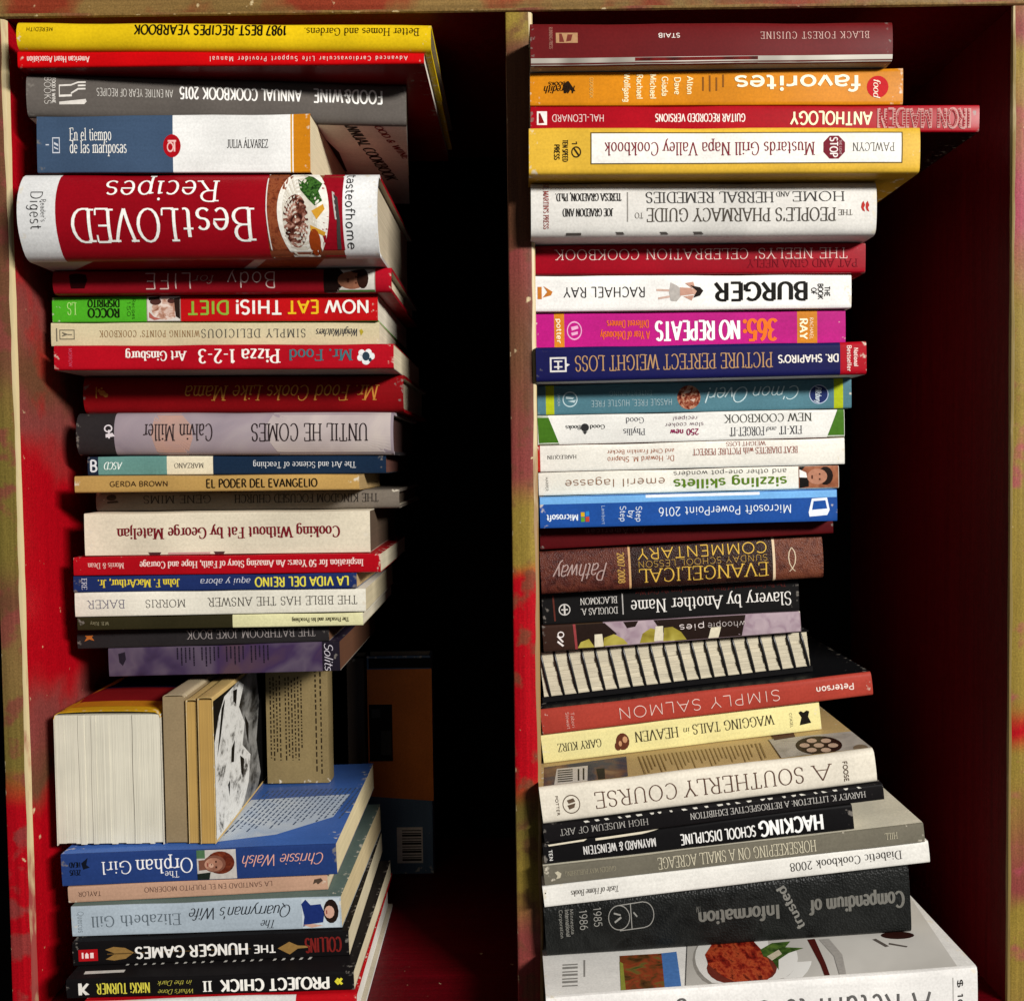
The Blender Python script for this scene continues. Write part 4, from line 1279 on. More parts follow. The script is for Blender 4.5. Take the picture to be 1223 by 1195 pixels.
# the brown smooth edge of S2: a turned-in cover flap
mesh_obj('cover_flap', [(S2.L + .0002, .001, .0003), (S2.L + .0012, .0012, .0003), (S2.L + .0012, .0012, S2.Tl - .0003), (S2.L + .0002, .001, S2.Tl - .0003),
                        (S2.L + .0002, S2.D - .001, .0003), (S2.L + .0012, S2.D - .001, .0003), (S2.L + .0012, S2.D - .001, S2.Tl - .0003), (S2.L + .0002, S2.D - .001, S2.Tl - .0003)],
         [[0, 1, 2, 3], [4, 7, 6, 5], [1, 5, 6, 2], [0, 4, 5, 1], [3, 2, 6, 7], [0, 3, 7, 4]], [print_mat('#8f7c5e')], None, S2.root)
spine_top = [(.004, 0.0), (.05, 0), (.09, 0), (.166, 0)]
mesh_obj('cover_print', [(u, prof_v(S1, w, S1.Tl) + wob(S1, u) - .0002, w) for u in (.001, .10, .10, .142, .142, .158) for w in [S1.Tl * (.03 + .94 * k / 10) for k in range(11)]],
         [[(s * 2) * 11 + k, (s * 2) * 11 + k + 1, (s * 2 + 1) * 11 + k + 1, (s * 2 + 1) * 11 + k] for s in range(3) for k in range(10)],
         [print_mat('#1c2a5a'), print_mat('#7c1418'), print_mat('#c07a1c')], [0] * 10 + [1] * 10 + [2] * 10, S1.root)

def facing(kind, px0, px1, pyt, d, zbot, thick, cover, pages, label, lean=0.0):
    """a book standing upright with its front cover to the room (local z towards the room)"""
    x0, x1 = at(px0, 900, d).x, at(px1, 900, d).x
    zt_ = at((px0 + px1) / 2, pyt, d).z
    b = Book()
    b.kind, b.label = kind, label
    b.bands = [(0, print_mat(cover))]
    b.xl, b.xr, b.tpx = 0, 1, 1
    b.top = b.bottom = print_mat(cover); b.pages = page_mat(pages); b.texts = []
    b.bulge, b.r, b.seed = (.001, .001, px0 % 11)
    # local x -> up, local y -> +x, local z -> towards the room
    ux, vy = Vector((0, 0, 1)), Vector((1, 0, 0))
    ux = Vector((0, lean, 1)).normalized()
    wz = ux.cross(vy)
    if wz.y > 0:
        vy = -vy; wz = ux.cross(vy); ox = x1
    else:
        ox = x0
    M = Matrix(((ux.x, vy.x, wz.x, ox), (ux.y, vy.y, wz.y, d - DIST + thick), (ux.z, vy.z, wz.z, zbot), (0, 0, 0, 1)))
    build_book(b, M, zt_ - zbot, x1 - x0, thick, thick)
    b.vdir = vy.x
    return b
def facing_art(b, name, items):
    """rectangles (x share, height share) on the cover that faces the room"""
    mats, verts, faces, fm = [], [], [], []
    lev = 0
    for m, ps in items:
        if m not in mats: mats.append(m)
        lev += 1
        for p in ps:
            s = len(verts)
            for (sx, sz) in p:
                v = sx if b.vdir > 0 else 1 - sx
                verts.append((sz * b.L, v * b.D, b.Tl + .0001 + .00004 * lev))
            faces.append(list(range(s, s + len(p)))); fm.append(mats.index(m))
    return mesh_obj(name, verts, faces, mats, fm, b.cover)
def R4(a, c, e, g):
    return [(a, e), (c, e), (c, g), (a, g)]
zb4 = max(lower_top(at(300, 900, .80).x), lower_top(at(395, 900, .80).x)) + .0005
S5 = facing('p', 319, 394, 798, .795, zb4, .022, '#7e6d4a', '#6a4a26', 'brown paperback showing its page of small print, leaning behind the photograph cover')
rows = []
for k, (x, a, c) in enumerate([(.06, .22, .92), (.11, .2, .93), (.16, .26, .9), (.21, .2, .94), (.30, .2, .92), (.35, .24, .93), (.40, .2, .9), (.45, .22, .92), (.50, .2, .93), (.55, .3, .9), (.78, .1, .98), (.86, .08, .97)]):
    rows += words((x, c), (x + .022, c), (x, a), (x + .022, a), rw, .015, .06)
facing_art(S5, 'small_print', [(ink('#2e2416'), rows)])
S6 = facing('h', 440, 517, 783, .885, FLOOR_Z + .0005, .024, '#5c7288', '#6a5a48', 'orange and slate hardcover with barcode standing at the back of the shelf')
facing_art(S6, 'cover_print', [(print_mat('#cf7434'), [[(.0, .36), (1.0, .335), (1.0, .94), (.0, .94)]]), (ink('#15130f'), [R4(.02, .38, .52, .78), R4(.03, 1.0, .945, .99)]), (ink('#3a3834'), [R4(.2, .36, .55, .66), R4(.06, .2, .72, .76)])])
facing_art(S6, 'barcode', [(ink('#ddd4c8'), [R4(.42, .82, .05, .215)]), (ink('#241f1c'), [R4(.5, .8, .06 + .0125 * k, .06 + .0125 * k + (.0045 if k % 3 else .009)) for k in range(12)])])
S7 = facing('h', 416, 438, 786, .882, FLOOR_Z + .0005, .03, '#3c322b', '#5a5048', 'narrow black patterned hardcover standing beside the orange book')

# ---------------------------------------------------------------- right stack
R1 = spec('h', (633, 27, 1066, 25, 634, 80, 1067, 75), .628, .200, [(0, '#601416')], 'maroon hardcover with small spaced capitals at the top of the wider stack', bottom='#8f8a84', r=.002, bulge=.001, texts=[
    ('BLACK FOREST CUISINE', 908, 1038, 0.258, 0.430, '#c8a49a', 'sw'), ('STAIB', 786, 812, 0.275, 0.378, '#e0d4cc', 'sB', 180, AUT),
    ('RUNNING PRESS', 656, 660, 0.103, 0.619, '#a87868', 'se', 90, PUB)])
R2 = spec('p', (633, 85, 1080, 78, 633, 126, 1077, 124), .638, .200, [(0, '#c67c14')], 'orange paperback with large rounded white title and red food seal', r=.0012, pages='#d8d0c0', texts=[
    ('favorites', 877, 1028, .20, .62, '#f0ead0', 'sX'),
    ('Wolfgang', 745, 752, .06, .90, '#eedcb0', 'sB', 90), ('Rachael', 760, 767, .10, .82, '#eedcb0', 'sB', 90), ('Michael', 776, 783, .10, .82, '#eedcb0', 'sB', 90), ('Giada', 790, 797, .18, .74, '#eedcb0', 'sB', 90), ('Dave', 805, 812, .20, .70, '#eedcb0', 'sB', 90), ('Alton', 820, 827, .18, .70, '#eedcb0', 'sB', 90),
    ('COOKBOOK', 704, 708, .18, .78, '#d8b060', 'sa', 90, PUB), ('Meredith', 650, 687, .42, .64, '#221408', 'ib', 180, PUB), ('BOOKS', 655, 675, .30, .40, '#221408', 'sB', 180, PUB)])
R3 = spec('p', (633, 127, 1171, 126, 634, 152, 1168, 153), .638, .215, [(0, '#9c0a1a')], 'long red paperback music book jutting out to the side', bottom='#1a0a0c', pages='#c8beb0', r=.0012, texts=[
    ('ANTHOLOGY', 943, 1041, .26, .74, '#efe8c0', 'sB'), ('GUITAR RECORDED VERSIONS', 782, 889, .34, .64, '#f0dcd4', 'sB'), ('HAL-LEONARD', 659, 721, .36, .64, '#e8c8c4', 'sa', 180, PUB),
    ('IRON MAIDEN', 1047, 1160, .14, .86, '#b98a84', 'sX'), ])
R4_ = spec('h', (631, 155, 1100, 155, 632, 209, 1098, 208), .630, .200, [(0, '#d2a838')], 'mustard yellow hardcover with framed white title panel', bottom='#b4862a', r=.0022, bulge=.001, pages='#c8bca0')
R5 = spec('p', (633, 216, 1047, 213, 635, 284, 1047, 282), .645, .165, [(0, '#cfccc6')], 'thick white paperback health guide with two lines of narrow capitals', r=.004, bulge=.002, pages='#d8d0ba', texts=[
    ('HOME', 946, 1009, .20, .38, '#3c3a38', 'se'), ('AND', 927, 943, .20, .29, '#3c3a38', 'se'), ('HERBAL REMEDIES', 771, 924, .20, .40, '#3c3a38', 'se'), ('PEOPLE\'S PHARMACY GUIDE', 772, 998, .50, .74, '#4a443c', 'se'), ('THE', 1001, 1018, .54, .64, '#6a645c', 'se'), ('TO', 758, 768, .58, .68, '#6a645c', 'se'),
    ('TERESA GRAEDON, Ph.D.', 663, 742, .22, .36, '#2c2a28', 'sb', 180, AUT), ('JOE GRAEDON AND', 672, 732, .50, .64, '#2c2a28', 'sb', 180, AUT), ("ST. MARTIN'S PRESS", 649, 655, .02, .86, '#8a3a34', 'sb', 90, PUB)])
R6 = spec('p', (635, 291, 1034, 287, 636, 327, 1033, 326), 0.668, .190, [(0, '#90061a')], 'crimson paperback celebration cookbook with thin pale capitals', r=.0016, pages='#d0c6b2', texts=[
    ('THE NEELYS\' CELEBRATION COOKBOOK', 663, 1012, .18, .52, '#e2c0b8', 'st'), ('PAT AND GINA NEELY', 893, 1024, .54, .80, '#7a0a1c', 'se', 180, AUT)])
R7 = spec('h', (637, 330, 1017, 327, 638, 371, 1017, 369), 0.668, .190, [(0, '#e6e4e0')], 'white hardcover with heavy black one word title and tiny standing figure', bottom='#a8a29a', r=.0015, bulge=.0005, texts=[
    ('BURGER', 853, 965, .24, .74, K_, 'sX'), ('RACHAEL RAY', 673, 771, .34, .62, '#262424', 'sa', 180, AUT),
    ('THE', 985, 991, .36, .66, K_, 'sB', 90), ('BOOK', 977, 983, .28, .74, K_, 'sB', 90), ('OF', 969, 975, .40, .60, K_, 'sB', 90)])
R8 = spec('p', (638, 375, 1010, 368, 640, 415, 1010, 409), 0.672, .185, [(0, '#ae1676'), (662, '#c47a1c'), (674, '#ae1676'), (952, '#c47a1c'), (976, '#ae1676')], 'magenta paperback with white and orange heavy title', r=.001, texts=[
    ('NO REPEATS', 783, 884, .28, .80, '#f0e8e4', 'sX'), ('365:', 887, 928, .26, .84, '#dc6a22', 'sX'), ('Different Dinners', 725, 775, .24, .44, '#d8602a', 'sB'), ('A Year of Deliciously', 717, 776, .54, .76, '#d8602a', 'sB'),
    ('RAY', 955, 964, .24, .84, '#f0e0c0', 'sX', 90, AUT), ('RACHAEL', 967, 971, .22, .84, '#f0e0c0', 'sa', 90, AUT), ('potter', 665, 671, .16, .84, '#f0e0c0', 'sB', 90, PUB)])
R9 = spec('p', (640, 417, 1035, 409, 641, 457, 1035, 447), 0.656, .185, [(0, '#15164a'), (1004, '#a80c1e')], 'navy paperback with tan serif title and red end patch', top='#cfc8c4', bottom='#cfc8c4', r=.0022, texts=[
    ('DR. SHAPIRO\'S', 930, 1002, .38, .60, '#e2dcd4', 'sB', 180, AUT), ('PICTURE PERFECT WEIGHT LOSS', 687, 923, .28, .72, '#b08a62', 'se'),
    ('National', 1020, 1025, .2, .76, '#e8c8c0', 'sB', 90), ('Bestseller', 1012, 1017, .12, .9, '#e8c8c0', 'sB', 90)])
R10 = spec('p', (642, 459, 1017, 451, 642, 495, 1017, 487), 0.678, .185, [(0, '#4c7480'), (652, '#a8b41c'), (662, '#4c7480'), (996, '#a8b41c'), (1007, '#4c7480')], 'dusty teal paperback with lime bands and white script title', r=.001, texts=[
    ("C'mon", 900, 957, .22, .66, '#b9cdd0', 'sc'), ('Over!', 846, 896, .22, .72, '#b9cdd0', 'sc'), ('ENTERTAINING', 728, 779, .26, .42, '#8aa4a8', 'sl'), ('HASSLE FREE, HUSTLE FREE', 706, 803, .56, .76, '#b4c6ca', 'sl'),
    ('SANDRA', 666, 669, .3, .72, '#a8bcc0', 'sa', 90, PUB), ('Pillsbury', 974, 981, .26, .78, '#d0dce4', 'ib', 90, AUT)])
R11 = spec('p', (642, 497, 1009, 488, 643, 531, 1009, 521), 0.678, .185, [(0, '#dcdad4')], 'white paperback slow cooker book with green slanted corners', r=.001, texts=[
    ('NEW COOKBOOK', 866, 970, .12, .40, '#44443c', 'se'), ('FIX-IT', 931, 958, .56, .84, '#3a3a40', 'se'), ('and', 916, 928, .58, .74, '#3a3a40', 'it'), ('FORGET-IT', 872, 913, .56, .86, '#3a3a40', 'se'),
    ('recipes!', 804, 834, .14, .28, '#6a4a58', 'sa'), ('slow cooker', 795, 841, .36, .50, '#6a4a58', 'sa'), ('250 new', 801, 835, .58, .78, '#8a2450', 'sB'), ('Phyllis', 745, 771, .52, .74, '#55555a', 'se', 180, AUT), ('Good', 748, 770, .14, .34, '#55555a', 'se', 180, AUT),
    ('Good', 705, 723, .36, .50, '#2c2c2c', 'sb', 180, PUB), ('Books', 676, 694, .36, .50, '#2c2c2c', 'sb', 180, PUB)])
R12 = spec('p', (641, 533, 1009, 523, 643, 563, 1009, 554), 0.678, .185, [(0, '#a8281c'), (645.5, '#dedad0')], 'white paperback with small rust red lettering and red edge', r=.001, texts=[
    ('BEAT DIABETES with PICTURE PERFECT', 828, 953, .28, .52, '#9a5a4c', 'se'), ('WEIGHT LOSS', 868, 915, .05, .21, '#9a5a4c', 'se'), ('and Chef Franklin Becker', 726, 806, .24, .40, '#a8684c', 'sa', 180, AUT), ('Dr. Howard M. Shapiro', 726, 806, .50, .70, '#a8684c', 'sa', 180, AUT), ('HARLEQUIN', 654, 689, .38, .52, '#4a4440', 'se', 180, PUB)])
R13 = spec('p', (643, 565, 1002, 555, 644, 593, 1002, 583), 0.678, .185, [(0, '#dcd8cc')], 'white paperback with bold green title and a printed man in a suit', r=.001, texts=[
    ('sizzling skillets', 805, 940, .46, .86, '#54741a', 'sX'), ('and other one-pot wonders', 805, 940, .10, .32, '#5a5650', 'sa'), ('emeril lagasse', 675, 795, .36, .70, '#8a6650', 'sa', 180, AUT), ('HARPER', 652, 655, .2, .8, '#5a5650', 'sa', 90, PUB)])
R14 = spec('p', (645, 592, 1000, 583, 645, 630, 1000, 621), 0.671, .190, [(0, '#1d4a94')], 'bright blue computer manual with light blue top edge', top='#7fb4dc', r=.001, texts=[
    ('Microsoft PowerPoint 2016', 787, 946, 0.444, 0.705, '#dbe4ee', 'sa'), ('Microsoft', 653, 691, 0.583, 0.774, '#dbe4ee', 'sB', 180, PUB),
    ('Step', 760, 767, 0.375, 0.861, '#dbe4ee', 'sa', 90), ('by', 751, 758, 0.496, 0.739, '#dbe4ee', 'sa', 90), ('Step', 741, 748, 0.357, 0.844, '#dbe4ee', 'sa', 90), ('Lambert', 719, 723, 0.323, 0.913, '#a8bcd8', 'sa', 90, AUT)])
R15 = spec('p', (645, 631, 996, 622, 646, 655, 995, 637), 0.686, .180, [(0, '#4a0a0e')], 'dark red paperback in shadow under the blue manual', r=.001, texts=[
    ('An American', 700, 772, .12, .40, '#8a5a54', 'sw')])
R16 = spec('h', (646, 658, 984, 637, 648, 707, 985, 688), .688, .185, [(0, leather_mat('brown_leather', ['#2a0f0a', '#48201a', '#5a2c20', '#3a1812'], 150, 1200)), (752, '#caa070'), (754.5, leather_mat('dark_leather', ['#180a08', '#2a1410', '#321a14'], 150, 1200)), (924, '#d8c0a0'), (927, leather_mat('tan_leather', ['#3a1810', '#5a2e20', '#6a3a28', '#4a2218'], 150, 1200))], 'brown leather hardcover commentary with gold lettering', r=.003, bulge=.002, rough=.5, texts=[
    ('EVANGELICAL', 764, 918, .56, .86, '#cfa848', 'se'), ('SUNDAY SCHOOL LESSON', 763, 918, .38, .52, '#c09a4a', 'sl'), ('COMMENTARY', 763, 918, .10, .34, '#cfa848', 'sa'),
    ('2007-2008', 739, 747, .16, .84, '#b08a48', 'sB', 90), ('Pathway', 665, 728, .36, .74, '#a8908a', 'sc', 180, PUB)])
R17 = spec('p', (648, 711, 954, 692, 649, 746, 956, 729), .703, .170, [(0, '#171616')], 'black paperback history with large white serif title', r=.001, texts=[
    ('Slavery by Another Name', 754, 946, .40, .80, '#dedad4', 'se'), ('DOUGLAS A.', 694, 738, .56, .76, '#c8c4be', 'se', 180, AUT), ('BLACKMON', 694, 738, .24, .44, '#c8c4be', 'se', 180, AUT), ('|', 741, 748, .22, .78, '#a8a4a0', 'sl'), ('The Re-Enslavement of Black Americans from the Civil War', 760, 940, .10, .24, '#5a2420', 'se')])
R18 = spec('p', (649, 747, 956, 729, 650, 775, 958, 752), .703, .170, [(0, '#33211a'), (688, '#3a2a1c'), (722, '#8c7880')], 'paperback of whoopie pie recipes with pale cakes printed on the spine', r=.001, texts=[
    ('whoopie', 846, 892, .30, .58, '#e0d4d0', 'sa'), ('pies', 812, 843, .30, .58, '#e0d4d0', 'sa')])
R20 = spec('h', (648, 849, 1042, 802, 649, 876, 1045, 827), .695, .190, [(0, '#a03c30')], 'slim salmon red hardcover with spaced thin capitals', top='#101012', r=.0016, bulge=.001, texts=[
    ('SIMPLY SALMON', 740, 934, .28, .72, '#e0c4ba', 'sl'), ('Peterson', 976, 1022, .36, .62, '#e6d2c8', 'sB', 180, AUT),
    ('Stewart', 678, 682, .2, .86, '#d0a094', 'sa', 90, PUB), ('Tabori', 684, 688, .22, .84, '#d0a094', 'sa', 90, PUB)])
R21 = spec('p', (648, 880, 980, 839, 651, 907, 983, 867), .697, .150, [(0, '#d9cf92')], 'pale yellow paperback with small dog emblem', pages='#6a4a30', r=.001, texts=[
    ('WAGGING TAILS', 829, 926, .28, .62, '#3c3626', 'se'), ('in', 818, 826, .36, .56, '#3c3626', 'it'), ('HEAVEN', 760, 812, .28, .64, '#3c3626', 'se'), ('GARY KURZ', 668, 720, .36, .64, '#3c3626', 'se', 180, AUT),
    ('CITADEL', 945, 948, .3, .8, '#4a4434', 'sa', 90, PUB)])
R22 = spec('h', (648, 946, 1047, 898, 650, 985, 1050, 934), .646, .195, [(0, '#d8d0c0')], 'cream hardcover with wide thin brown capitals, picture cover showing', top='#b59b68', r=.003, bulge=.001, texts=[
    ('COURSE', 713, 812, .28, .72, '#5a4034', 'st'), ('SOUTHERLY', 820, 963, .26, .72, '#5a4034', 'st'), ('A', 973, 996, .26, .72, '#5a4034', 'st'), ('FOOSE', 1010, 1015, .24, .84, '#5a4a3c', 'sB', 90, AUT), ('POTTER', 667, 670, .24, .78, '#5a4a3c', 'sB', 90, PUB)])
R23 = spec('p', (650, 986, 1056, 936, 651, 1006, 1057, 952), .646, .195, [(0, '#161415')], 'thin black exhibition catalogue with white specks along its edge', r=.001, top='#1b191a', texts=[
    ('HARVEY K. LITTLETON: A RETROSPECTIVE EXHIBITION', 826, 1035, .32, .68, '#b8b4ae', 'se'), ('HIGH MUSEUM OF ART', 670, 776, .30, .66, '#a8a49e', 'se', 180, PUB)])
R24 = spec('p', (650, 1009, 1017, 962, 651, 1032, 1024, 985), .646, .160, [(0, '#121112')], 'black paperback with heavy white sans title', r=.001, top='#171616', pages='#bcb49e', texts=[
    ('HACKING', 908, 985, .24, .84, '#ecebe8', 'sX'), ('SCHOOL DISCIPLINE', 814, 904, .36, .80, '#e2e0dc', 'sB'), ('MAYNARD & WEINSTEIN', 698, 785, .34, .72, '#cfccc8', 'sB', 180, AUT)])
R25 = spec('p', (650, 1035, 1104, 988, 652, 1057, 1106, 1004), .644, .200, [(0, '#6c675a')], 'grey paperback on horses with pale cream upper cover', top='#c9c2ae', pages='#cfc6b0', r=.001, texts=[
    ('HORSEKEEPING ON A SMALL ACREAGE', 787, 976, .22, .80, '#c4bca4', 'se'), ('HILL', 1058, 1073, .30, .62, '#b4ac94', 'se', 180, AUT), ('GARDEN WAY PUBLISHING', 676, 737, .36, .60, '#9a927c', 'se', 180, PUB)])
R26 = spec('h', (650, 1059, 1111, 1005, 651, 1082, 1111, 1026), .644, .205, [(0, '#dad7d0')], 'thin white hardcover with small black serif title', r=.001, bulge=.0005, texts=[
    ('Diabetic Cookbook 2008', 945, 1078, .28, .66, '#3a3632', 'se'), ('Taste of Home Books', 684, 741, .34, .62, '#55504a', 'it', 180, PUB), ('.', 652, 655, .3, .6, '#3a3632', 'sB', 180, PUB)])
R27 = spec('h', (652, 1083, 1088, 1034, 654, 1149, 1091, 1111), .648, .190, [(0, leather_mat('black_leatherette', ['#0c0d0c', '#141514', '#1a1b1a', '#101110'], 60, 700))], 'thick black leatherette binder with silver lettering', r=.004, bulge=.001, rough=.4, texts=[
    ('Compendium of', 970, 1082, .38, .60, '#6a6862', 'sX'), ('Information', 836, 934, .40, .62, '#6a6862', 'sX'), ('TM', 834, 840, .30, .40, '#77756f', 'sl'),
    ('1985', 712, 721, .14, .48, '#8c8a84', 'sa', 90), ('1986', 695, 704, .16, .52, '#8c8a84', 'sa', 90),
    ('International', 678, 683, .12, .62, '#77756f', 'sB', 90, PUB), ('Corporation', 671, 675, .12, .64, '#77756f', 'sB', 90, PUB), ('Minnesota', 684, 688, .12, .58, '#77756f', 'sB', 90, PUB)])
R28 = spec('h', (652, 1187, 1168, 1160, 653, 1260, 1168, 1250), .600, .215, [(0, '#dfdcd8')], 'very thick white hardcover at the very bottom with a steak on its cover', top='#d4d1cc', r=.0022, bulge=.001, texts=[
    ('A Return to Cooking', 806, 1112, .24, .58, '#5c5a58', 'sa'), ('$ 10', 1144, 1150, .12, .44, '#3a3836', 'sX', 90)])
R19 = spec('p', (648, 780, 969, 753, 648, 838, 972, 801), .712, .165, [(0, '#b9ad92')], 'comb bound book with black plastic rings across its white pages')
right_col = [R1, R2, R3, R4_, R5, R6, R7, R8, R9, R10, R11, R12, R13, R14, R15, R16, R17, R18, R19, R20, R21, R22, R23, R24, R25, R26, R27, R28]
_place = place
def place(b):
    if b is R19:
        comb_book(b)
    else:
        _place(b)
def comb_book(b):
    pl, pr = Vector((b.X0, b.dl - DIST, b.b[0])), Vector((b.X1, b.dr - DIST, b.b[1]))
    ux = (pr - pl); L = ux.length; ux.normalize()
    vy = Vector((0, 1, 0)); wz = ux.cross(vy)
    M = Matrix(((ux.x, vy.x, wz.x, pl.x), (ux.y, vy.y, wz.y, pl.y), (ux.z, vy.z, wz.z, pl.z), (0, 0, 0, 1)))
    b.L, b.D, b.M = L, b.depth, M
    Tl, Tr = (b.t[0] - b.b[0]) * wz.z, (b.t[1] - b.b[1]) * wz.z
    b.root = thing('comb_bound_book', b.label, 'book', M)
    T = min(Tl, Tr)
    sl = (Tr - Tl) / L
    def box(name, u0, u1, v0, v1, w0, w1, m, n=1):
        # w given from below (>=0) or from above (<0)
        def ww(u, w): return w if w >= 0 else Tl + sl * u + w
        vs_, fs = [], []
        for i in range(n + 1):
            u = u0 + (u1 - u0) * i / n
            for (v, w) in ((v0, w0), (v1, w0), (v1, w1), (v0, w1)):
                vs_.append((u, v, ww(u, w)))
        for i in range(n):
            for k in range(4):
                fs.append([i * 4 + k, i * 4 + (k + 1) % 4, (i + 1) * 4 + (k + 1) % 4, (i + 1) * 4 + k])
        fs.append([0, 3, 2, 1]); fs.append([n * 4 + k for k in range(4)])
        return mesh_obj(name, vs_, fs, [m], None, b.root)
    bkp = print_mat('#161516', .3)
    box('cover', 0, L, .0004, b.D, .0004, .0042, bkp, 4)
    box('cover', 0, L, .0012, b.D, -.0016, -.0005, bkp, 4)
    # leaves: bundles that swell and slip a little
    rnd = random.Random(4)
    nb = 9
    for k in range(nb):
        sh = rnd.uniform(0, .0016)
        w0 = .0044 + (T - .0061) * k / nb
        w1 = .0044 + (T - .0061) * (k + 1) / nb - .00006
        v_, f_ = [], []
        n = 24
        for i in range(n + 1):
            u = .0015 + (L - .003) * i / n
            sc_ = (Tl + sl * u - .0061) / (T - .0061)
            j = .00025 * math.sin(i * 1.7 + k * 2.1)
            for (v, w) in ((.0005 + sh * .5 + j, w0), (b.D - .002, w0), (b.D - .002, w1), (.0005 + sh * .5 + j, w1)):
                v_.append((u, v, .0044 + (w - .0044) * sc_))
        for i in range(n):
            for q in range(4):
                f_.append([i * 4 + q, i * 4 + (q + 1) % 4, (i + 1) * 4 + (q + 1) % 4, (i + 1) * 4 + q])
        f_.append([0, 3, 2, 1]); f_.append([n * 4 + q for q in range(4)])
        mesh_obj('page_block', v_, f_, [page_mat('#d3c8ae', 'Z', .45)], None, b.root)
    # the rings
    plastic = print_mat('#0f0e0f', .35, .6, wear='#5a5856')
    me = None
    n_r = 20
    for k in range(n_r):
        u = .0042 + (L - .0084) * k / (n_r - 1)
        Tu = Tl + sl * u
        pts = [(.008, Tu - .0002), (.003, Tu - .0001), (.0008, Tu - .0016), (-.0006, Tu * .75), (-.0008, Tu * .5), (-.0006, Tu * .25), (.0008, .0016), (.003, .0001), (.008, .0002)]
        v_, f_ = [], []
        hw = .0009
        for j, (v, w) in enumerate(pts):
            lean = .0045 * (w / Tu - .5) * -1
            for (du, dv) in ((-hw, .0004), (-hw * .5, -.0001), (hw * .5, -.0001), (hw, .0004), (hw * .7, .0009), (-hw * .7, .0009)):
                v_.append((u + du + lean, v + dv, w if 1 < j < 7 else w + (-dv if w > Tu / 2 else dv) * .6))
        for j in range(len(pts) - 1):
            for q in range(6):
                f_.append([j * 6 + q, j * 6 + (q + 1) % 6, (j + 1) * 6 + (q + 1) % 6, (j + 1) * 6 + q])
        mesh_obj('binding_ring', v_, f_, [plastic], None, b.root, smooth=50)
    box('comb_spine', 0.001, L - .001, .0085, .010, -.0005, -.0001, plastic, 4)
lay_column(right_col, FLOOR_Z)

# ---------------------------------------------------------------- emblems and pictures of the right stack
spine_art(R1, 'publisher_emblem', [(ink('#a8805c'), rect(664, 690, .24, .48, 1)), (ink('#6e3028'), [[(668, .26), (671, .26), (674, .46), (668, .46)], [(678, .28), (684, .28), (682, .43), (676, .45)]])], 1)
spine_art(R1, 'jacket_edge_picture', [(photo_mat('pale_strip', ['#6a645c', '#b0aaa0', '#cfc9be'], 16, 2, (1, .2, .2)), rect(634, 1066.5, .83, .985, 3)),
    (photo_mat('dark_strip', ['#0a0606', '#1c0c0a', '#6a1412', '#140c0a'], 34, 3), rect(758, 905, .84, .985, 2))], 0)
spine_art(R2, 'seal', [(ink('#b4121a'), [ell(1048, .52, 13, .30, 24)])], 0)
spine_text(R2, 'food', 1043, 1051, .30, .80, '#f0dcc8', 'ib', 90, PUB)
spine_art(R2, 'publisher_emblem', [(ink('#221408'), [[(672, .40), (677, .28), (679, .28), (687, .58), (683, .58), (680, .48), (676, .64), (673, .64)]])], 1)
gl = []
for x, a, c in ((838, .2, .6), (846, .16, .62), (854, .22, .6), (862, .14, .5)):
    gl.append([(x, a), (x + 2, a), (x + 2, c), (x, c)])
spine_art(R2, 'small_print', [(ink('#7a4a18'), gl)], 1)
spine_art(R3, 'publisher_logo', [(ink('#e2dcd8'), rect(641, 653, .22, .78, 1)), (ink('#7a1418'), [[(643, .3), (645, .3), (650, .7), (643, .72)]])], 1)
# angular outlined name: dark letters with a light inner line
spine_text(R3, 'IRON MAIDEN', 1048.5, 1158.5, .20, .80, '#8a0f1c', 'sB', 180, TIT)
spine_art(R4_, 'title_panel', [(ink('#5a4a24'), rect(705, 1078, .12, .80, 10)), (print_mat('#e4e1da'), rect(706.5, 1076.5, .145, .775, 10))], 0)
spine_text(R4_, 'Mustards Grill Napa Valley Cookbook', 722, 973, .34, .62, '#7a2430', 'se')
spine_text(R4_, 'PAWLCYN', 1018, 1068, .36, .54, '#55504a', 'st', 180, AUT)
spine_art(R4_, 'stop_sign_emblem', [(ink('#6e1828'), [[(x, f) for x, f in [(996 + 14 * math.cos(R(22.5 + 45 * k)), .455 + .27 * math.sin(R(22.5 + 45 * k))) for k in range(8)]]])], 1)
spine_text(R4_, 'STOP', 991, 1000, .24, .67, '#e8dcd8', 'sB', 90, TIT)
spine_text(R4_, 'THE LIGHT', 1002, 1005, .30, .62, '#d8b8b8', 'sa', 90, TIT)
spine_text(R4_, '1', 683, 689, .30, .42, '#2c2210', 'sB', 90, PUB)
spine_art(R4_, 'publisher_emblem', [(ink('#2c2210'), ring_polys(688, .54, 6, .12, 1.5, .03) + [[(684, .46), (686, .45), (692, .6), (690, .62)]])], 1)
spine_text(R4_, 'TEN SPEED', 672, 678, .28, .74, '#2c2210', 'sX', 90, PUB)
spine_text(R4_, 'PRESS', 662, 668, .38, .70, '#2c2210', 'sX', 90, PUB)
spine_art(R5, 'publisher_emblem', [(ink('#a8241c'), [[(1029, .42), (1031, .38), (1033, .46), (1031, .52), (1033, .58), (1030, .56), (1028, .5)], [(1034, .42), (1036, .38), (1038, .46), (1036, .52), (1038, .58), (1035, .56), (1033.5, .5)]]), (ink('#8a8680'), [[(748.5, .2), (750, .2), (750, .74), (748.5, .74)]]), (ink('#55504c'), [[(735, .92), (744, .92), (746, .96), (737, .96)], [(788, .92), (796, .92), (799, .96), (790, .96)], [(828, .92), (838, .92), (841, .96), (830, .96)], [(676, .93), (694, .93), (694, .97), (676, .97)]])], 1)
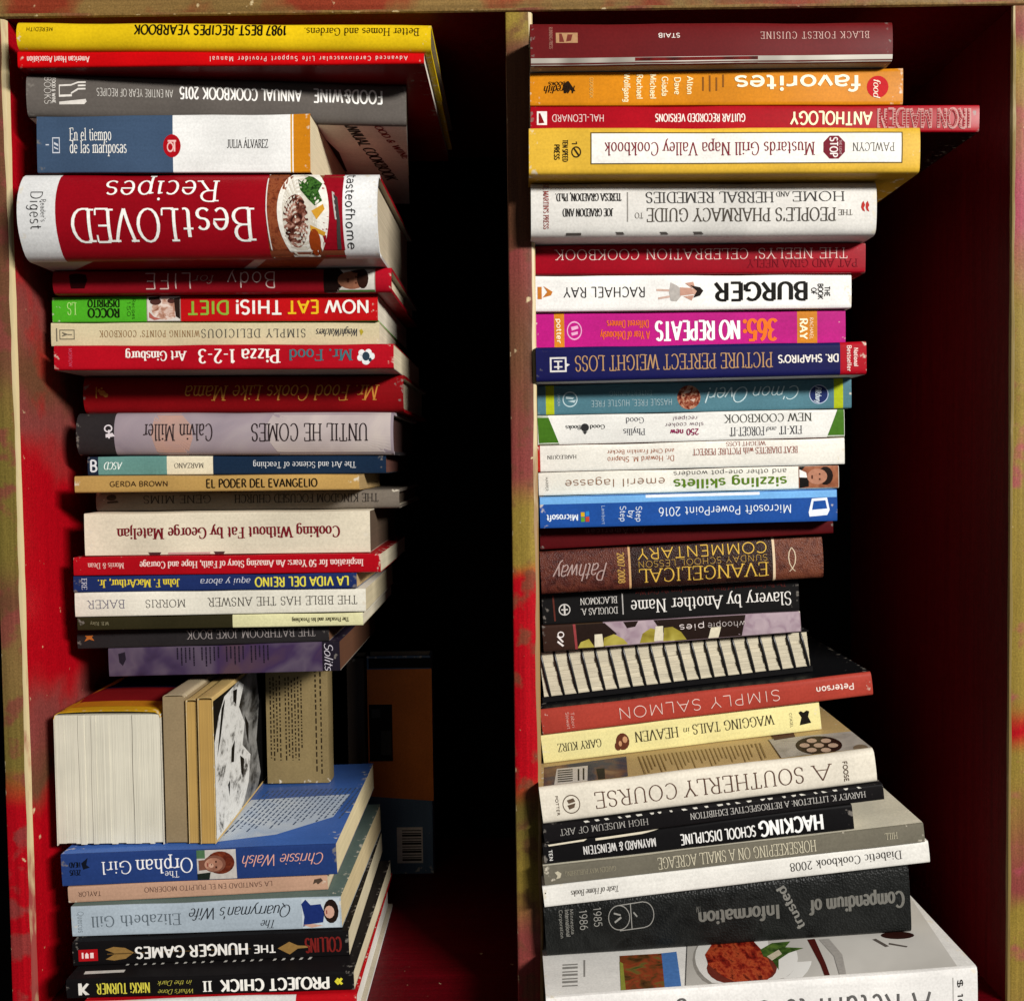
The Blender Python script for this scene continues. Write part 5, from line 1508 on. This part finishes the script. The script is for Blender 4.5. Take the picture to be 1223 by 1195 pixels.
spine_art(R7, 'figure_picture', [(ink('#c0a294'), [[(784, .40), (802, .42), (802, .48), (784, .46)], [(786, .64), (802, .58), (802, .64), (786, .70)]]), (ink('#aaa49e'), [[(801, .22), (808, .30), (812, .38), (813, .62), (808, .76), (801, .74), (799, .5)]]), (ink('#b98e7c'), [[(812, .36), (826, .38), (828, .56), (812, .60)], [(818, .24), (828, .20), (830, .36), (826, .38)], [(816, .62), (826, .74), (829, .58)]]), (ink('#c49a86'), [ell(831, .46, 4.5, .12, 12)]), (ink('#211814'), [[(824, .3), (836, .36), (840, .46), (836, .6), (828, .66), (830, .56), (834, .46), (828, .38)]])], 1)
spine_art(R7, 'publisher_emblem', [(ink('#b8702a'), [[(649, .30), (660, .46), (658, .56), (648, .62), (654, .48)], [(642, .32), (647, .32), (647, .66), (642, .66)]])], 1)
spine_art(R8, 'publisher_emblem', [(ink('#d8a0c0'), ring_polys(686, .50, 9, .26, 1.2, .04) + [[(682, .4), (690, .36), (691, .44), (683, .5)], [(682, .56), (690, .52), (690, .6), (683, .64)]])], 1)
spine_art(R9, 'publisher_emblem', [(ink('#d4d0cc'), [[(657, .30), (677, .30), (677, .35), (657, .35)], [(657, .68), (677, .68), (677, .73), (657, .73)], [(657, .3), (659, .3), (659, .73), (657, .73)], [(675, .3), (677, .3), (677, .73), (675, .73)], [(662, .4), (672, .4), (672, .44), (662, .44)], [(666, .4), (668, .4), (668, .66), (666, .66)], [(662, .56), (672, .56), (672, .6), (662, .6)], [(677, .48), (681, .52), (677, .58)]])], 1)
spine_art(R10, 'food_picture', [(photo_mat('stew', ['#2a0c08', '#5a1a10', '#8a4a34', '#b48a70', '#3a120a'], 330, 5), [ell(823, .52, 14, .40, 20)]), (ink('#c4a898'), [[(818, .3), (826, .28), (824, .36), (817, .4)], [(824, .6), (831, .56), (829, .68)]])], 1)
spine_art(R10, 'publisher_emblem', [(ink('#b4c8cc'), ring_polys(681, .50, 9, .26, 1.2, .04) + [[(676, .4), (686, .44), (684, .5), (676, .48)], [(678, .56), (688, .52), (686, .62)]])], 1)
spine_art(R10, 'round_seal', [(ink('#1d2a5a'), [ell(978, .52, 11, .30, 18)]), (ink('#a8b4c8'), ring_polys(978, .52, 11.6, .32, 1, .03))], 0)
spine_art(R11, 'green_corner', [(ink('#3f6a1c'), [[(642.5, .02), (655, .02), (668, .98), (643.5, .98)]])], 1)
spine_art(R11, 'green_corner', [(ink('#3f6a1c'), [[(1001, .02), (1008.5, .02), (1008.5, .98), (988, .98)]])], 1)
spine_art(R11, 'publisher_emblem', [(ink('#2c2c2c'), [ell(699, .44, 5, .14, 12), [(696, .58), (702, .58), (699, .68)]])], 1)
spine_art(R13, 'portrait', [(photo_mat('brick', ['#6a3c28', '#8a5238', '#a06a4a'], 140, 3), rect(954, 1001.5, .03, .97, 3)), (ink('#15120f'), [[(955, .34), (966, .5), (966, .9), (955, .97)], [(955, .03), (962, .03), (958, .2), (955, .2)]]), (ink('#e4e0d8'), [[(955, .16), (963, .3), (964, .52), (955, .5)]]), (ink('#1d120e'), [ell(986, .46, 9, .40, 14)]), (ink('#a8745c'), [ell(976, .48, 12, .34, 18)]), (ink('#4a2a20'), [[(978, .34), (980, .34), (980, .42), (978, .42)], [(978, .56), (980, .56), (980, .64), (978, .64)], [(969, .42), (971, .42), (971, .58), (969, .58)]])], 1)
spine_art(R14, 'window_logo', [(ink('#c8a01c'), [[(694, .52), (698.5, .52), (698.5, .66), (694, .66)]]), (ink('#2c7ac0'), [[(699.5, .50), (704, .49), (704, .64), (699.5, .65)]]), (ink('#5c9a2c'), [[(694, .68), (698.5, .68), (698.5, .82), (694, .82)]]), (ink('#b8442a'), [[(699.5, .67), (704, .66), (704, .82), (699.5, .82)]])], 1)
spine_art(R14, 'slide_logo', [(ink('#e2e8f0'), [[(970, .28), (988, .26), (991, .64), (988, .80), (967, .84), (966, .70)]]), (ink('#1d4a94'), [[(972, .36), (986, .34), (988, .60), (970, .63)]])], 1)
spine_art(R14, 'light_blue_band', [(print_mat('#6ca4d8'), rect(645.5, 999.5, .03, .25, 3)), (ink('#dde4ea'), rect(772, 908, .03, .12, 1))], 0)
spine_art(R16, 'fish_emblem', [(ink('#c8b49a'), [[(946.5 + s * w0 * 1.0, f0), (946.5 + s * (w0) + 1.3, f0), (946.5 + s * w1 + 1.3, f1), (946.5 + s * w1, f1)] for s in (-1, 1) for (w0, f0, w1, f1) in
    ((.0, .26, 3.2, .36), (3.2, .36, 4.2, .48), (4.2, .48, 3.2, .62), (3.2, .62, .0, .74), (.0, .74, -3.5, .80))])], 1)
spine_art(R17, 'publisher_emblem', [(ink('#c8c4be'), ring_polys(675, .56, 7, .18, 1.2, .035) + [[(674, .42), (676, .42), (676, .70), (674, .70)], [(671, .54), (679, .54), (679, .58), (671, .58)]]), (ink('#5a2c24'), [[(661, .1), (663, .1), (664, .9), (662, .9)]])], 1)
cake = photo_mat('cake', ['#6a5a1c', '#8f8232', '#a89c4a'], 60, 2)
spine_art(R18, 'cake_picture', [(photo_mat('pinkcloth', ['#8a7480', '#9c8a92', '#a8969c'], 120, 2), rect(724, 956, .04, .96, 2)), (ink('#221713'), [[(782, .04), (892, .04), (886, .96), (806, .96), (790, .5)], [(690, .04), (724, .04), (738, .5), (700, .9), (690, .9)], [(746, .04), (764, .04), (760, .26), (750, .3)]]),
    (cake, [[(690, .94), (694, .72), (704, .62), (710, .96)], [(720, .94), (722, .62), (734, .5), (745, .72), (750, .94)], [(764, .94), (768, .56), (778, .36), (784, .42), (782, .94)], [(792, .94), (794, .38), (804, .36), (814, .6), (820, .94)]]), (ink('#cfc6ae'), [[(711, .46), (720, .46), (721, .96), (710, .96)], [(784, .30), (793, .30), (792, .9), (781, .9)], [(850, .5), (862, .5), (858, .96), (846, .96)]]), (ink('#8a3a3c'), [[(686, .02), (689, .02), (690, .98), (687, .98)]])], 0)
spine_text(R18, 'whoopie', 846, 892, .30, .58, '#e0d4d0', 'sa')
spine_art(R18, 'publisher_emblem', [(ink('#e0d8d4'), ring_polys(671, .38, 4, .12, 1.2, .04) + [[(666, .44), (668, .42), (674, .66), (672, .68)], [(667, .60), (674, .80), (672, .84), (666, .66)]])], 1)
spine_art(R21, 'dog_emblem', [(ink('#5a3020'), [ell(745, .56, 8, .30, 14), ell(739, .7, 4, .16, 10)]), (ink('#b98a64'), [ell(748, .5, 3, .12, 8), ell(742, .62, 2, .1, 8)])], 1)
spine_art(R21, 'publisher_emblem', [(ink('#1a1712'), [[(956, .32), (959, .28), (962, .34), (966, .28), (969, .32), (967, .5), (970, .72), (956, .76), (959, .5)]])], 1)
spine_art(R22, 'publisher_emblem', [(ink('#5a4a3c'), ring_polys(685, .52, 10.5, .26, 1, .03) + [[(680, .40), (688, .36), (690, .46), (682, .50)], [(680, .54), (690, .50), (688, .62), (682, .66)]])], 1)
# upper covers that show
face_art(R22, 'cover_picture', 't', [
    (photo_mat('plate_blue', ['#1c2238', '#3a3a4c', '#6a4a3c', '#8a6a50'], 40, 4), [[(650, 945), (752, 932), (748, 903), (650, 916)]]),
    (ink('#cfcac0'), [[(662, 938), (702, 934), (702, 914), (665, 918)]]), (ink('#2c2826'), [[(666, 934 - k * 2.6), (684, 932.4 - k * 2.6), (684, 931 - k * 2.6), (666, 932.6 - k * 2.6)] for k in range(6)] + [[(690, 932), (692, 932), (692, 918), (690, 918)], [(696, 931), (698, 931), (698, 917), (696, 917)]]),
    (ink('#16131a'), [[(716, 935), (724, 934), (722, 917), (712, 918)]]),
    (ink('#8a7040'), [[(x, y0), (x + 1.3, y0), (x + 1.3 + .42 * (y1 - y0), y1), (x + .42 * (y1 - y0), y1)] for x, y0, y1 in [(762 + 5 * k, 903 - .55 * k, 926 - .62 * k - (k % 4) * 3 - (8 if k % 7 == 6 else 0)) for k in range(30)]]),
    (photo_mat('stone', ['#8c867c', '#a8a298', '#b8b2a6'], 70, 4), [[(938, 910), (1046, 896), (1018, 873), (918, 883)]]),
    (ink('#2c1a14'), [ell(978, 890, 28, 11, 24)]), (ink('#c4a890'), [ell(978 + 17 * math.cos(R(60 * k)), 890 + 6.4 * math.sin(R(60 * k)), 6.2, 2.6, 12) for k in range(6)] + [ell(978, 890, 6.2, 2.6, 12)]),
    (ink('#7a6a54'), [ell(1028, 893, 9, 4, 14)]), (ink('#4a2a20'), [[(925, 884), (950, 880), (948, 875), (922, 878)]])])
steak = photo_mat('steak', ['#180403', '#4a0e0a', '#842014', '#b04a28', '#5a140e', '#2a0805'], 150, 9, (1, .5, 1), distort=.2, rgh=.65)
face_art(R28, 'cover_picture', 't', [
    (ink('#8a8782'), [[(672, 1178 - k * 4.2), (690, 1177 - k * 4.2), (690, 1175.4 - k * 4.2 - (k % 2)), (672, 1176.4 - k * 4.2 - (k % 2))] for k in range(7)] + [[(697, 1166), (699, 1166), (699, 1146), (697, 1146)]]),
    (photo_mat('autumn', ['#2a1a0e', '#5a3a1c', '#8a3a20', '#6a5a2a', '#3a4a22'], 90, 5), [[(742, 1184), (795, 1182), (792, 1138), (740, 1141)]]), (ink('#4a74b0'), [[(795, 1182), (815, 1181), (808, 1136), (790, 1138)]]), (ink('#8a8c3a'), [[(742, 1184), (748, 1184), (744, 1150), (740, 1148)]]),
    (photo_mat('linen', ['#a39e96', '#b9b5ae', '#c9c5be'], 9, 3), [[(820, 1179), (1150, 1161), (1088, 1062), (822, 1100)]]),
    (ink('#8f8a83'), [ell(897, 1146, 70, 44, 32)]),
    (photo_mat('china', ['#cfccc6', '#dedbd6', '#e6e4e0'], 10, 2), [ell(900, 1143, 70, 43, 32)]),
    (ink('#b4b0aa'), [ell(898, 1145, 54, 34, 32)]), (photo_mat('china', []), [ell(900, 1144, 53, 33, 32)]),
    (ink('#6a2a20'), [ell(886, 1156, 42, 21, 24)]),
    (steak, [[(846, 1152), (842, 1140), (850, 1128), (900, 1124), (915, 1140), (924, 1160), (918, 1172), (900, 1176), (880, 1176), (864, 1166)]]),
    (photo_mat('leaf', ['#1c2c10', '#3a5420', '#5a742e'], 200, 3), [[(908, 1134), (922, 1126), (944, 1124), (938, 1131), (960, 1132), (942, 1138), (930, 1146), (930, 1158), (922, 1146), (912, 1142)]]),
    (ink('#c4b8a0'), [[(916, 1142), (930, 1134), (934, 1139), (922, 1147)]]),
    (ink('#4a1814'), [[(964, 1122), (973, 1121), (986, 1150), (996, 1172), (990, 1173), (980, 1152)]]),
    (ink('#a19c96'), [[(978, 1122), (990, 1121), (1006, 1140), (1014, 1168), (1006, 1169), (996, 1142)]]),
    (ink('#2c1410'), [ell(1072, 1117, 20, 4.5, 16)]), (ink('#58504a'), [[(1042, 1122), (1046, 1121), (1062, 1130), (1058, 1131)], [(1062, 1126), (1084, 1130), (1083, 1131.4), (1062, 1128)]])])
spine_art(R28, 'price_tag_line', [(ink('#9a9792'), [[(1138, .1), (1139, .1), (1139, .9), (1138, .9)]])], 1)
face_art(R25, 'cover_wear', 't', [(ink('#e4dec8'), [[(655, 1034), (1098, 985), (1096, 983), (655, 1032)]])])
sp = []
rnd = random.Random(11)
for k in range(26):
    x = 700 + 13 * k + rnd.uniform(-3, 3)
    sp.append([(x, .02), (x + rnd.uniform(2, 7), .02), (x + rnd.uniform(4, 8), .10), (x + 2, .12)])
spine_art(R23, 'worn_edge_specks', [(ink('#c8c4ba'), sp)], 1)
spine_text(R24, 'TEN', 657, 661, .30, .84, '#cfccc8', 'sX', 90, PUB)
spine_art(R24, 'cream_scuff', [(ink('#cfc6b0'), [[(657, .06), (704, .02), (700, .10), (658, .14)], [(714, .04), (790, .0), (770, .10), (714, .14)]])], 0)
spine_art(R25, 'horse_emblem', [(ink('#b8b09a'), [[(664, .36), (668, .3), (672, .44), (670, .66), (665, .7), (667, .54)]])], 1)
spine_art(R27, 'capsule_emblem', [(ink('#8c8a84'), ring_polys(742, .36, 13, .22, .9, .016) + [[(742, .14), (772, .12), (772, .136), (742, .156)], [(742, .58), (772, .56), (772, .576), (742, .596)], [(756, .13), (757, .13), (757, .58), (756, .58)],
    [(736, .26), (744, .30), (744, .33), (736, .29)], [(736, .42), (744, .34), (745, .37), (737, .45)], [(760, .28), (764, .36), (763, .38), (759, .30)]] +
    [[(772 + 12 * math.cos(R(a)), .348 + .222 * math.sin(R(a))), (772 + 12 * math.cos(R(a + 15)), .348 + .222 * math.sin(R(a + 15))), (772 + 11.1 * math.cos(R(a + 15)), .348 + .206 * math.sin(R(a + 15))), (772 + 11.1 * math.cos(R(a)), .348 + .206 * math.sin(R(a)))] for a in range(-90, 90, 15)])], 1)
# the crooked word on the binder, climbing across the line
pol = text_quads('trusted', 50.0, 11.0, 'sX')
R27.layer = 2
def crooked(gx, gy, h):
    x, y = 963 - .455 * gx - .89 * gy, 1103 - .89 * gx + .455 * gy
    return spine_pt(R27, x, min(.95, max(.04, (y - 1083 + .1124 * (x - 652)) / 71)), h)
polys_obj('title_lettering', R27, pol, crooked, [ink('#77756f')])

# a dark room wall behind the bookcase
mesh_obj('wall', [(-1.5, BACK_Y + .03, -1.2), (1.5, BACK_Y + .03, -1.2), (1.5, BACK_Y + .03, 1.2), (-1.5, BACK_Y + .03, 1.2)], [[0, 1, 2, 3]], [m_bk])['kind'] = 'structure'
